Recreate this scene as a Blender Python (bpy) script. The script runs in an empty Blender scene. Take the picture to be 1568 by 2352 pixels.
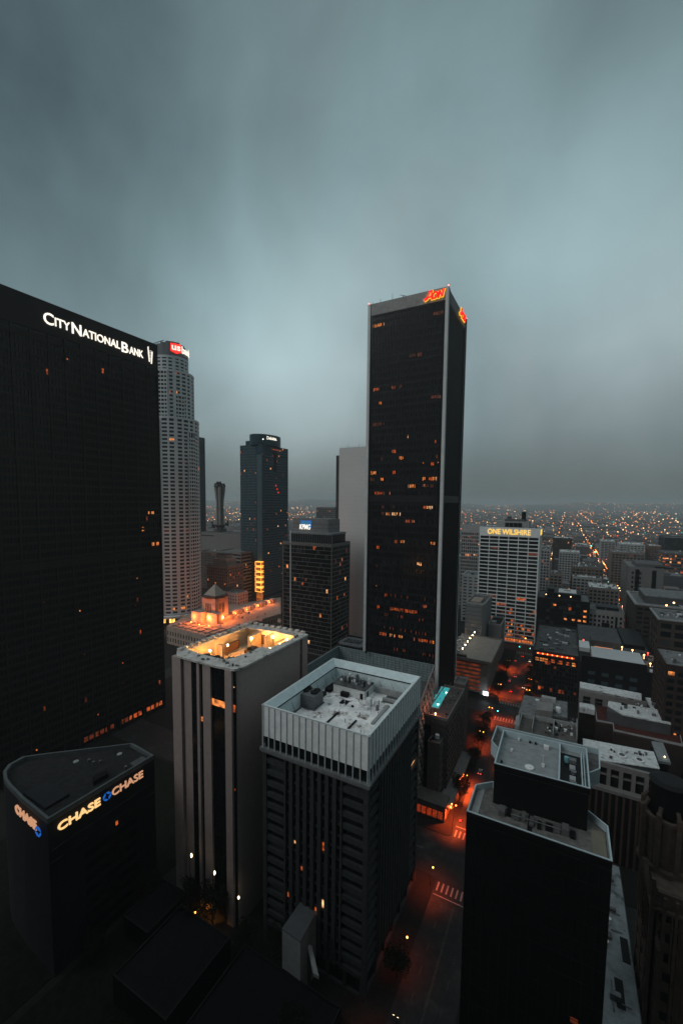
import bpy, math, random
from mathutils import Vector, Matrix
R = random.Random(7)
S = bpy.context.scene
COL = S.collection
# ------------------------------------------------------------------ survey: camera geometry used to measure the place
FPX, H = 960.0, 145.0
PITCH, ROLL, YAW = math.radians(4.4), math.radians(.6), math.atan(516/960)
CX, PPY = 784.0, 1154 + 960*math.tan(math.radians(4.4))
FW = Vector((-math.sin(YAW)*math.cos(PITCH), math.cos(YAW)*math.cos(PITCH), -math.sin(PITCH)))
R0 = Vector((math.cos(YAW), math.sin(YAW), 0)); U0 = R0.cross(FW)
RT = R0*math.cos(ROLL) + U0*math.sin(ROLL); UP = -R0*math.sin(ROLL) + U0*math.cos(ROLL)
CP = Vector((0, 0, H))
def ray(px, py): return FW + RT*((px-CX)/FPX) - UP*((py-PPY)/FPX)
def gp(px, py, z=0.0):
    d = ray(px, py); p = CP + d*((z-H)/d.z); return (p.x, p.y)
def at_y(px, py, y):
    d = ray(px, py); return CP + d*(y/d.y)
def at_x(px, py, x):
    d = ray(px, py); return CP + d*(x/d.x)
cd = bpy.data.cameras.new('camera'); cam = bpy.data.objects.new('camera', cd); COL.objects.link(cam)
cam.matrix_world = Matrix((RT, UP, -FW)).transposed().to_4x4(); cam.location = CP
cd.sensor_fit = 'VERTICAL'; cd.sensor_height = 36; cd.lens = 36*FPX/2352
cd.shift_y = (PPY-1176)/2352; cd.shift_x = 0
cd.clip_start = .5; cd.clip_end = 60000
S.camera = cam
# ------------------------------------------------------------------ materials
MATS = {}
def pm(name, c, rough=.8, metal=0, var=.25, sc=.3, bump=0, dirt=None, spec=.12):
    if name in MATS: return MATS[name]
    m = bpy.data.materials.new(name); m.use_nodes = True; n = m.node_tree.nodes; l = m.node_tree.links
    b = n['Principled BSDF']; b.inputs['Roughness'].default_value = rough; b.inputs['Metallic'].default_value = metal
    b.inputs['Specular IOR Level'].default_value = spec
    tc = n.new('ShaderNodeTexCoord'); nz = n.new('ShaderNodeTexNoise'); nz.inputs['Scale'].default_value = sc; nz.inputs['Detail'].default_value = 8
    nz.inputs['Roughness'].default_value = .65
    l.new(tc.outputs['Object'], nz.inputs['Vector'])
    mr = n.new('ShaderNodeMapRange'); mr.inputs[1].default_value = .3; mr.inputs[2].default_value = .7
    mr.inputs[3].default_value = 1-var; mr.inputs[4].default_value = 1+var*.6
    l.new(nz.outputs[0], mr.inputs[0])
    mx = n.new('ShaderNodeMix'); mx.data_type = 'RGBA'; mx.blend_type = 'MULTIPLY'; mx.inputs[0].default_value = 1
    mx.inputs[6].default_value = (*c, 1)
    l.new(mr.outputs[0], mx.inputs[7]); out = mx.outputs[2]
    if dirt:
        n2 = n.new('ShaderNodeTexNoise'); n2.inputs['Scale'].default_value = dirt[1]; n2.inputs['Detail'].default_value = 10; n2.inputs['Roughness'].default_value = .7
        l.new(tc.outputs['Object'], n2.inputs['Vector'])
        r2 = n.new('ShaderNodeMapRange'); r2.inputs[1].default_value = dirt[2]; r2.inputs[2].default_value = dirt[2]+.1
        l.new(n2.outputs[0], r2.inputs[0])
        m2 = n.new('ShaderNodeMix'); m2.data_type = 'RGBA'; l.new(r2.outputs[0], m2.inputs[0]); l.new(out, m2.inputs[6]); m2.inputs[7].default_value = (*dirt[0], 1)
        out = m2.outputs[2]
    l.new(out, b.inputs['Base Color'])
    if bump:
        bp = n.new('ShaderNodeBump'); bp.inputs['Strength'].default_value = bump; l.new(nz.outputs[0], bp.inputs['Height']); l.new(bp.outputs[0], b.inputs['Normal'])
    MATS[name] = m; return m
def em(name, c, s, var=0, sc=.8):
    if name in MATS: return MATS[name]
    m = bpy.data.materials.new(name); m.use_nodes = True; n = m.node_tree.nodes; l = m.node_tree.links
    b = n['Principled BSDF']; b.inputs['Base Color'].default_value = (.02, .02, .02, 1)
    b.inputs['Emission Color'].default_value = (*c, 1); b.inputs['Emission Strength'].default_value = s
    if var:
        tc = n.new('ShaderNodeNewGeometry'); nz = n.new('ShaderNodeTexNoise'); nz.inputs['Scale'].default_value = sc
        l.new(tc.outputs['Position'], nz.inputs['Vector'])
        mr = n.new('ShaderNodeMapRange'); mr.inputs[1].default_value = .35; mr.inputs[2].default_value = .65; mr.inputs[3].default_value = s*(1-var); mr.inputs[4].default_value = s*(1+var)
        l.new(nz.outputs[0], mr.inputs[0]); l.new(mr.outputs[0], b.inputs['Emission Strength'])
    m.cycles.emission_sampling = 'NONE' if s < 8 else 'AUTO'
    MATS[name] = m; return m
def far_facade(name, c, lit=.965):
    m = bpy.data.materials.new(name); m.use_nodes = True; n = m.node_tree.nodes; l = m.node_tree.links
    b = n['Principled BSDF']; b.inputs['Roughness'].default_value = .8
    tc = n.new('ShaderNodeTexCoord'); sp = n.new('ShaderNodeSeparateXYZ'); l.new(tc.outputs['Object'], sp.inputs[0])
    ge = n.new('ShaderNodeNewGeometry'); sn = n.new('ShaderNodeSeparateXYZ'); l.new(ge.outputs['Normal'], sn.inputs[0])
    def mt(op, a, bb=None):
        k = n.new('ShaderNodeMath'); k.operation = op
        for i, v in enumerate((a, bb)):
            if v is None: continue
            if isinstance(v, (int, float)): k.inputs[i].default_value = v
            else: l.new(v, k.inputs[i])
        return k.outputs[0]
    side = mt('GREATER_THAN', mt('ABSOLUTE', sn.outputs[0]), .5)
    u = mt('ADD', mt('MULTIPLY', sp.outputs[0], mt('SUBTRACT', 1, side)), mt('MULTIPLY', sp.outputs[1], side))
    uu = mt('DIVIDE', mt('ADD', u, 1000), 3.1); zz = mt('DIVIDE', sp.outputs[2], 3.7)
    fu = mt('FRACT', uu); fz = mt('FRACT', zz)
    w = mt('MULTIPLY', mt('MULTIPLY', mt('GREATER_THAN', fu, .25), mt('LESS_THAN', fu, .8)), mt('MULTIPLY', mt('GREATER_THAN', fz, .3), mt('LESS_THAN', fz, .82)))
    w = mt('MULTIPLY', w, mt('LESS_THAN', mt('ABSOLUTE', sn.outputs[2]), .5))
    cb = n.new('ShaderNodeCombineXYZ'); l.new(mt('FLOOR', uu), cb.inputs[0]); l.new(mt('FLOOR', zz), cb.inputs[1]); l.new(side, cb.inputs[2])
    oi = n.new('ShaderNodeObjectInfo')
    wn = n.new('ShaderNodeTexWhiteNoise'); wn.noise_dimensions = '4D'; l.new(cb.outputs[0], wn.inputs['Vector']); l.new(oi.outputs['Random'], wn.inputs['W'])
    on = mt('MULTIPLY', w, mt('GREATER_THAN', wn.outputs['Value'], lit))
    nz = n.new('ShaderNodeTexNoise'); nz.inputs['Scale'].default_value = .15; nz.inputs['Detail'].default_value = 8; l.new(tc.outputs['Object'], nz.inputs['Vector'])
    mr = n.new('ShaderNodeMapRange'); mr.inputs[3].default_value = .5; mr.inputs[4].default_value = 1.4; l.new(nz.outputs[0], mr.inputs[0])
    m1 = n.new('ShaderNodeMix'); m1.data_type = 'RGBA'; m1.blend_type = 'MULTIPLY'; m1.inputs[0].default_value = 1; m1.inputs[6].default_value = (*c, 1); l.new(mr.outputs[0], m1.inputs[7])
    m2 = n.new('ShaderNodeMix'); m2.data_type = 'RGBA'; l.new(w, m2.inputs[0]); l.new(m1.outputs[2], m2.inputs[6]); m2.inputs[7].default_value = (.02, .024, .028, 1)
    l.new(m2.outputs[2], b.inputs['Base Color'])
    b.inputs['Emission Color'].default_value = (1, .38, .12, 1); l.new(mt('MULTIPLY', on, .8), b.inputs['Emission Strength'])
    m.cycles.emission_sampling = 'NONE'
    return m
GLASS = pm('dark_glass', (.008, .01, .012), .2, 0, .3, .12, spec=.22)
BLACK = pm('black_cladding', (.008, .008, .009), .55, 0, .3, .2)
BRONZE = pm('bronze_metal', (.02, .0165, .016), .6, 0, .3, .2)
BLIND = pm('window_blind', (.035, .04, .043), .35, 0, .5, .5)
CONC = pm('concrete', (.2, .2, .2), .9, 0, .3, .15, .1)
ROOFD = pm('dark_roof', (.085, .088, .09), .95, 0, .5, .4, .2)
ROOFM = pm('grey_roof', (.15, .157, .16), .95, 0, .5, .5, .2)
ROOFW = pm('white_roof', (.5, .52, .52), .9, 0, .3, .6, .2, dirt=((.1, .09, .085), .35, .56))
STEEL = pm('weathered_steel', (.16, .17, .175), .5, .5, .4, 1.5)
WHITE = pm('white_paint', (.6, .62, .62), .7, 0, .25, .8)
ALU = pm('aluminium_panel', (.8, .84, .84), .6, .1, .18, .35)
FIN = pm('steel_fin', (.6, .66, .67), .5, .2, .2, 1)
GREY = pm('grey_precast', (.14, .145, .15), .85, 0, .25, .3)
STONE = pm('rough_stone', (.3, .27, .26), .95, 0, .3, .5, .3)
TAN = pm('tan_masonry', (.26, .21, .18), .95, 0, .35, .5, .2)
PALE = pm('pale_concrete', (.27, .28, .28), .9, 0, .25, .3)
MIDG = pm('mid_concrete', (.085, .085, .087), .9, 0, .3, .3)
LITS = [em('lit_window_amber', (1, .3, .07), .75, .7, .5), em('lit_window_orange', (1, .17, .035), .36, .7, .5), em('lit_window_warm', (1, .48, .2), 1.1, .6, .5), em('lit_window_dim', (.9, .17, .05), .09, .7, .5)]
# ------------------------------------------------------------------ mesh builder
class MB:
    def __init__(s): s.v = []; s.f = []
    def hexa(s, pts):
        k = len(s.v); s.v += [tuple(p) for p in pts]
        s.f += [(k, k+3, k+2, k+1), (k+4, k+5, k+6, k+7), (k, k+1, k+5, k+4), (k+1, k+2, k+6, k+5), (k+2, k+3, k+7, k+6), (k+3, k, k+4, k+7)]
        return s
    def box(s, x0, x1, y0, y1, z0, z1):
        if x0 > x1: x0, x1 = x1, x0
        if y0 > y1: y0, y1 = y1, y0
        return s.hexa([(x0, y0, z0), (x1, y0, z0), (x1, y1, z0), (x0, y1, z0), (x0, y0, z1), (x1, y0, z1), (x1, y1, z1), (x0, y1, z1)])
    def prism(s, poly, z0, z1, sc=1.0, c=None):
        a = sum(poly[i][0]*poly[(i+1) % len(poly)][1]-poly[(i+1) % len(poly)][0]*poly[i][1] for i in range(len(poly)))
        if a < 0: poly = poly[::-1]
        n = len(poly); k = len(s.v)
        if c is None: c = (sum(p[0] for p in poly)/n, sum(p[1] for p in poly)/n)
        s.v += [(p[0], p[1], z0) for p in poly] + [(c[0]+(p[0]-c[0])*sc, c[1]+(p[1]-c[1])*sc, z1) for p in poly]
        s.f.append(tuple(k+i for i in range(n))[::-1]); s.f.append(tuple(k+n+i for i in range(n)))
        for i in range(n): j = (i+1) % n; s.f.append((k+i, k+j, k+n+j, k+n+i))
        return s
    def cyl(s, x, y, r, z0, z1, n=16, r2=None):
        return s.prism([(x+r*math.cos(2*math.pi*i/n), y+r*math.sin(2*math.pi*i/n)) for i in range(n)], z0, z1, 1 if r2 is None else max(r2/r, .001), (x, y))
    def tube(s, p, q, r, n=6, r2=None):
        p = Vector(p); q = Vector(q); d = (q-p).normalized(); a = d.orthogonal().normalized(); b = d.cross(a); k = len(s.v); r2 = r if r2 is None else r2
        for c, rr in ((p, r), (q, r2)):
            for i in range(n): t = 2*math.pi*i/n; s.v.append(tuple(c+a*rr*math.cos(t)+b*rr*math.sin(t)))
        s.f.append(tuple(k+i for i in range(n))[::-1]); s.f.append(tuple(k+n+i for i in range(n)))
        for i in range(n): j = (i+1) % n; s.f.append((k+i, k+j, k+n+j, k+n+i))
        return s
    def ball(s, x, y, z, r, n=8, m=5):
        k = len(s.v); s.v.append((x, y, z-r))
        for j in range(1, m):
            t = math.pi*j/m-math.pi/2
            for i in range(n): a = 2*math.pi*i/n; s.v.append((x+r*math.cos(t)*math.cos(a), y+r*math.cos(t)*math.sin(a), z+r*math.sin(t)))
        s.v.append((x, y, z+r)); e = len(s.v)-1
        for i in range(n): s.f.append((k, k+1+(i+1) % n, k+1+i)); s.f.append((e, e-n+i, e-n+(i+1) % n))
        for j in range(m-2):
            for i in range(n): a = k+1+j*n; s.f.append((a+i, a+(i+1) % n, a+n+(i+1) % n, a+n+i))
        return s
    def build(s, name, mat, parent=None, **kw):
        me = bpy.data.meshes.new(name); o0 = Vector((0, 0, 0))
        if parent is not None:
            o0 = wloc(parent)
        me.from_pydata([(a-o0.x, b-o0.y, c-o0.z) for a, b, c in s.v], [], s.f); me.materials.append(mat)
        o = bpy.data.objects.new(name, me); COL.objects.link(o); o.parent = parent
        for k, v in kw.items(): o[k] = v
        return o
def wloc(o):
    v = Vector(o.location)
    while o.parent: o = o.parent; v += o.location
    return v
def B(*a): return MB().box(*a)
def thing(name, label, cat, loc, group=None):
    o = bpy.data.objects.new(name, None); COL.objects.link(o); o.location = loc; o['label'] = label; o['category'] = cat
    if group: o['group'] = group
    return o
def tag(o, label, cat, group=None):
    o['label'] = label; o['category'] = cat
    if group: o['group'] = group
    return o
def copy_tree(o, parent=None):
    c = o.copy(); COL.objects.link(c); c.parent = parent
    for ch in o.children: copy_tree(ch, c)
    return c
def structure(name, mb, mat):
    o = mb.build(name, mat); o['kind'] = 'structure'; return o
UNIT = {}
def unit(mat):
    if mat.name not in UNIT:
        me = bpy.data.meshes.new('pane'); b = MB().box(-.5, .5, -.5, .5, -.5, .5); me.from_pydata(b.v, [], b.f); me.materials.append(mat); UNIT[mat.name] = me
    return UNIT[mat.name]
def pane(name, root, mat, x0, x1, y0, y1, z0, z1):
    o = bpy.data.objects.new(name, unit(mat)); COL.objects.link(o); o.parent = root; w = wloc(root)
    o.location = ((x0+x1)/2-w.x, (y0+y1)/2-w.y, (z0+z1)/2-w.z); o.scale = (abs(x1-x0), abs(y1-y0), z1-z0)
    return o
class Face:
    """a vertical wall: side in '-Y','+Y','+X','-X'; plane position p; u runs along the wall in world units"""
    def __init__(s, side, p): s.side = side; s.p = p; s.n = -1 if side[0] == '-' else 1; s.ax = side[1]
    def rect(s, u0, u1, d0, d1):
        a, b = s.p+s.n*d0, s.p+s.n*d1
        if a > b: a, b = b, a
        return (u0, u1, a, b) if s.ax == 'Y' else (a, b, u0, u1)
    def box(s, mb, u0, u1, z0, z1, d0, d1): mb.box(*s.rect(u0, u1, d0, d1), z0, z1)
def grid(mb, f, u0, u1, z0, z1, nu, nz, pier, span, dp=.5, ds=.44, end=True):
    """piers and spandrels standing proud of face plane f (the glass line); returns window cells"""
    du = (u1-u0)/nu; dz = (z1-z0)/nz
    if pier > 0:
        for i in range(0 if end else 1, nu+(1 if end else 0)):
            c = u0+i*du; a = max(u0, c-pier/2); b = min(u1, c+pier/2); f.box(mb, a, b, z0, z1, -.2, dp)
    if span > 0:
        for j in range(nz): f.box(mb, u0, u1, z0+j*dz, z0+j*dz+span, -.2, ds)
        f.box(mb, u0, u1, z1-.3, z1, -.2, ds)
    return [(f, u0+i*du+pier/2+.02, u0+(i+1)*du-pier/2-.02, z0+j*dz+span+.02, z0+(j+1)*dz-.02, j, i) for i in range(nu) for j in range(nz)]
def wins(root, cells, glass, lit=.04, cap=100, rng=None, rowbias=.12, mats=None, name='window', dark=True):
    """lit and dark panes: those that show largest are parts of their own, the rest one stuff part"""
    rng = rng or R; rows = {}
    it = []
    for c in cells:
        f, a, b, z0, z1, j, i = c
        rp = rows.setdefault((f.side, j), 3.2 if rng.random() < rowbias else .55)
        on = rng.random() < lit*rp
        cx, cy = ((a+b)/2, f.p) if f.ax == 'Y' else (f.p, (a+b)/2)
        dd = math.hypot(cx, cy)**2+((z0+z1)/2-H)**2
        it.append((dd, c, on))
    it.sort(key=lambda t: (not t[2], t[0]))
    rest = MB(); rest2 = MB(); n = 0; darkrest = 0
    for dd, (f, a, b, z0, z1, j, i), on in it:
        if not on and not dark: continue
        if on:
            m = rng.choice(mats or [LITS[0], LITS[1], LITS[1], LITS[2], LITS[3], LITS[3]])
            k = rng.random()
            if k < .3 and (b-a) > 2: a, b = (a, a+(b-a)*rng.uniform(.3, .7)) if rng.random() < .5 else (b-(b-a)*rng.uniform(.3, .7), b)
            if k > .7: z0 = z0+(z1-z0)*rng.uniform(.2, .6)
            if n < cap: pane('lit_window', root, m, *f.rect(a, b, 0, .06), z0, z1); n += 1
        else:
            if n < cap: pane(name, root, BLIND if rng.random() < .18 else glass, *f.rect(a, b, 0, .05), z0, z1); n += 1
            else: f.box(rest2 if rng.random() < .22 else rest, a, b, z0, z1, 0, .05); darkrest += 1
    if rest.v: rest.build(name, glass, root, kind='stuff')
    if rest2.v: rest2.build(name, BLIND, root, kind='stuff')
def parapet(root, x0, x1, y0, y1, z, h, t, mat, roofm, drop=0, name='parapet'):
    mb = MB(); mb.box(x0, x1, y0, y0+t, z-drop, z+h); mb.box(x0, x1, y1-t, y1, z-drop, z+h); mb.box(x0, x0+t, y0+t, y1-t, z-drop, z+h); mb.box(x1-t, x1, y0+t, y1-t, z-drop, z+h)
    mb.build(name, mat, root)
    B(x0+t, x1-t, y0+t, y1-t, z-drop-.4, z-drop+.02).build('roof', roofm, root)
def cooler(root, x, y, z, w, d, h, fans=2, mat=None, fmat=None):
    o = B(x, x+w, y, y+d, z+.4, z+h).build('cooling_unit', mat or STEEL, root)
    mb = MB()
    for i in range(5): mb.box(x-.05, x+w+.05, y-.06, y, z+.6+i*(h-.8)/5, z+.6+(i+.4)*(h-.8)/5)
    mb.box(x, x+w, y, y+.3, z, z+.4); mb.box(x, x+w, y+d-.3, y+d, z, z+.4); mb.build('frame', fmat or STEEL, o)
    for i in range(fans):
        cx = x+w*(i+.5)/fans; r = min(w/fans, d)*.38
        f = MB(); f.cyl(cx, y+d/2, r, z+h, z+h+.5, 14); f.cyl(cx, y+d/2, r*.3, z+h+.5, z+h+.6, 8); f.build('fan', BLACK, o)
    return o
def clutter(root, x0, x1, y0, y1, z, n, rng, big=3.0):
    """roof plant: housings, pipes and vents, each a part"""
    for i in range(n):
        w, d, h = rng.uniform(.8, big), rng.uniform(.8, big), rng.uniform(.6, 2.2)
        x, y = rng.uniform(x0, max(x0+.1, x1-w)), rng.uniform(y0, max(y0+.1, y1-d)); k = rng.random()
        if k < .45: mb = B(x, x+w, y, y+d, z, z+h); mb.box(x-.1, x+w+.1, y-.1, y+d+.1, z+h, z+h+.12); mb.build('roof_housing', rng.choice([WHITE, STEEL, MIDG, PALE]), root)
        elif k < .7: MB().cyl(x, y, .4, z, z+h*.8, 10).cyl(x, y, .6, z+h*.8, z+h, 10).build('vent', rng.choice([WHITE, STEEL]), root)
        else:
            L = rng.uniform(3, 8); q = (min(x+L, x1), y) if rng.random() < .5 else (x, min(y+L, y1))
            MB().tube((x, y, z+.35), (*q, z+.35), .16).box(x-.1, x+.1, y-.1, y+.1, z, z+.3).build('pipe', STEEL, root)
def text_mesh(txt, off=0.0, shear=0.0, ext=.05, parts=None):
    cu = bpy.data.curves.new('t', 'FONT'); cu.body = txt; cu.offset = off; cu.shear = shear; cu.extrude = ext; cu.resolution_u = 4
    o = bpy.data.objects.new('t', cu); COL.objects.link(o)
    dg = bpy.context.evaluated_depsgraph_get(); dg.update()
    me = bpy.data.meshes.new_from_object(o.evaluated_get(dg)); bpy.data.objects.remove(o)
    vs = [v.co.copy() for v in me.vertices]; fs = [tuple(p.vertices) for p in me.polygons]; bpy.data.meshes.remove(me)
    return vs, fs
def sign(name, root, txt, mat, f, u0, u1, z0, z1, d=.6, off=.02, shear=0, thick=.4, flip=False, curve=None, slant=0):
    """letters on a wall face between u0 and u1 (reading direction u0->u1) and z0..z1"""
    vs, fs = text_mesh(txt, off, shear)
    ax = min(v.x for v in vs); bx = max(v.x for v in vs); ay = min(v.y for v in vs); by = max(v.y for v in vs); az = min(v.z for v in vs); bz = max(v.z for v in vs)
    mb = MB()
    for v in vs:
        t = (v.x-ax)/(bx-ax); u = u0+(u1-u0)*t; z = z0+(z1-z0)*(v.y-ay)/(by-ay)+slant*t; dd = f.p+f.n*(d+thick*(v.z-az)/(bz-az))
        if curve: mb.v.append(curve(u, z, d+thick*(v.z-az)/(bz-az)))
        else: mb.v.append((u, dd, z) if f.ax == 'Y' else (dd, u, z))
    mb.f = fs
    return mb.build(name, mat, root)
def lamp(name, x, y, z, p, c, r=.3, kind='POINT'):
    if name == 'street_light': kind = 'SPOT'
    d = bpy.data.lights.new(name, kind)
    if kind == 'SPOT': d.spot_size = math.radians(138); d.spot_blend = .5
    d.energy = p; d.color = c; d.shadow_soft_size = r
    o = bpy.data.objects.new(name, d); COL.objects.link(o); o.location = (x, y, z); return o
def tower(name, label, x0, x1, y0, y1, z1, wall, glass, faces, nfl, bays, pier, span, cat='building', z0=0, base=5, top=2, lit=.04, cap=100, roofm=None, ph=1.2, group=None, rng=None, roofn=6, deep=.5, mats=None, rowbias=.12, dark=True, other=True):
    """generic framed building; bays = {face: n}"""
    t = thing(name, label, cat, ((x0+x1)/2, (y0+y1)/2, z0), group)
    B(x0, x1, y0, y1, z0, z1).build('wall', glass, t)
    fr = MB(); cells = []
    allf = {'-Y': (Face('-Y', y0), x0, x1), '+Y': (Face('+Y', y1), x0, x1), '+X': (Face('+X', x1), y0, y1), '-X': (Face('-X', x0), y0, y1)}
    for k, (f, a, b) in allf.items():
        if k not in faces and not other: continue
        nb = bays.get(k) or max(2, int((b-a)/4))
        cs = grid(fr, f, a, b, z0+base, z1-top, nb, nfl, pier, span, deep, deep-.06)
        f.box(fr, a, b, z1-top+.003, z1, -.2, deep+.1); f.box(fr, a, b, z0, z0+base*.25, -.2, deep+.1)
        for i in range(nb+1):
            c = a+i*(b-a)/nb; f.box(fr, max(a, c-pier*.6-.2), min(b, c+pier*.6+.2), z0+base*.25+.003, z0+base-.003, -.2, deep-.02)
        if k in faces: cells += cs
    e = deep+.12
    for cx in (x0, x1):
        for cy in (y0, y1): fr.box(cx-e if cx == x0 else cx-.1, cx+.1 if cx == x0 else cx+e, cy-e if cy == y0 else cy-.1, cy+.1 if cy == y0 else cy+e, z0+.01, z1+.01)
    fr.build('facade_frame', wall, t)
    wins(t, cells, glass, lit, cap, rng, rowbias, mats, dark=dark)
    parapet(t, x0-deep, x1+deep, y0-deep, y1+deep, z1+.02, ph, .5, wall, roofm or ROOFM, 0)
    if roofn: clutter(t, x0+1, x1-1, y0+1, y1-1, z1+.04, roofn, rng or R)
    return t
# ================================================================== GROUND, ROADS
asph = pm('asphalt', (.024, .024, .025), .6, 0, .4, .35, .1, dirt=((.045, .043, .042), .08, .55))
pave = pm('pavement', (.016, .015, .0145), .9, 0, .35, .6, .1)
grd = pm('city_ground', (.03, .03, .032), .95, 0, .6, .012)
paint = pm('road_paint', (.28, .27, .25), .7, 0, .4, 1.2)
structure('ground', MB().box(-30000, 30000, -3000, 45000, -.6, -.25), grd)
AVX = [(-38, -21), (62, 80), (162, 178), (262, 278), (362, 378), (-297, -282), (-560, -545)]
STY = [(152, 174), (296, 313), (440, 456), (580, 596), (720, 736), (870, 886), (1020, 1036), (1180, 1196), (1350, 1366), (1550, 1566), (1800, 1816), (2100, 2116)]
structure('road', MB().box(-700, 900, -60, 2600, -.25, 0), asph)
pv = MB()
ex = [-560]+[v for a in sorted(AVX) for v in a]+[880]
ex = sorted(AVX); xs = [(-690, ex[0][0])]+[(ex[i][1], ex[i+1][0]) for i in range(len(ex)-1)]+[(ex[-1][1], 880)]
ys = [(-50, STY[0][0])]+[(STY[i][1], STY[i+1][0]) for i in range(len(STY)-1)]
for a, b in xs:
    for c, d in ys:
        r = 2.5; poly = []
        for cx, cy, s in ((b-r, c+r, -90), (b-r, d-r, 0), (a+r, d-r, 90), (a+r, c+r, 180)):
            for k in range(5): t = math.radians(s+k*22.5); poly.append((cx+r*math.cos(t), cy+r*math.sin(t)))
        pv.prism(poly, -.1, .14)
structure('pavement', pv, pave)
mk = MB(); ln = MB()
def stripes(x0, x1, y0, y1, n):
    for i in range(n): a = x0+(x1-x0)*(i+.25)/n; mk.box(a, a+.6, y0, y1, .001, .005)
stripes(-37.5, -21.5, 146.5, 150.5, 9); stripes(-37.5, -21.5, 175.5, 179.5, 9); stripes(-37.5, -21.5, 290, 294, 9); stripes(-37.5, -21.5, 315, 319, 9); stripes(-37.5, -21.5, 434, 438, 9)
for y in (302-13, 181.5, 144.5, 434-1.6, 321): mk.box(-37.5, -21.5, y, y+.4, .001, .005)
for y0, y1 in ((20, 143), (184, 288), (323, 431), (460, 575)):
    for x in (-33.7, -25.2):
        y = y0
        while y < y1: ln.box(x, x+.15, y, y+3, .001, .005); y += 8
    ln.box(-29.65, -29.5, y0, y1, .001, .005); ln.box(-29.3, -29.15, y0, y1, .001, .005)
for xx in (-200, -160, -120, -80): 
    for k in range(6): mk.box(xx+k*6, xx+k*6+3, 162.9, 163.05, .001, .005)
structure('road_markings', mk, paint); structure('lane_lines', ln, pm('dark_lane_paint', (.09, .085, .07), .8, 0, .8, 1.5))  # lane lines get a darker, patchier paint for lower contrast
gd = MB(); gd.box(-205, -131, 20, 150, .14, .3); gd.box(-128, -46, 20, 95, .14, .28); structure('shade_planting_bed', gd, pm('shade_dark_planting', (.008, .01, .007), 1, 0, .7, .5, .6))  # bed added to darken the plaza, shade put into its colour
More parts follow.
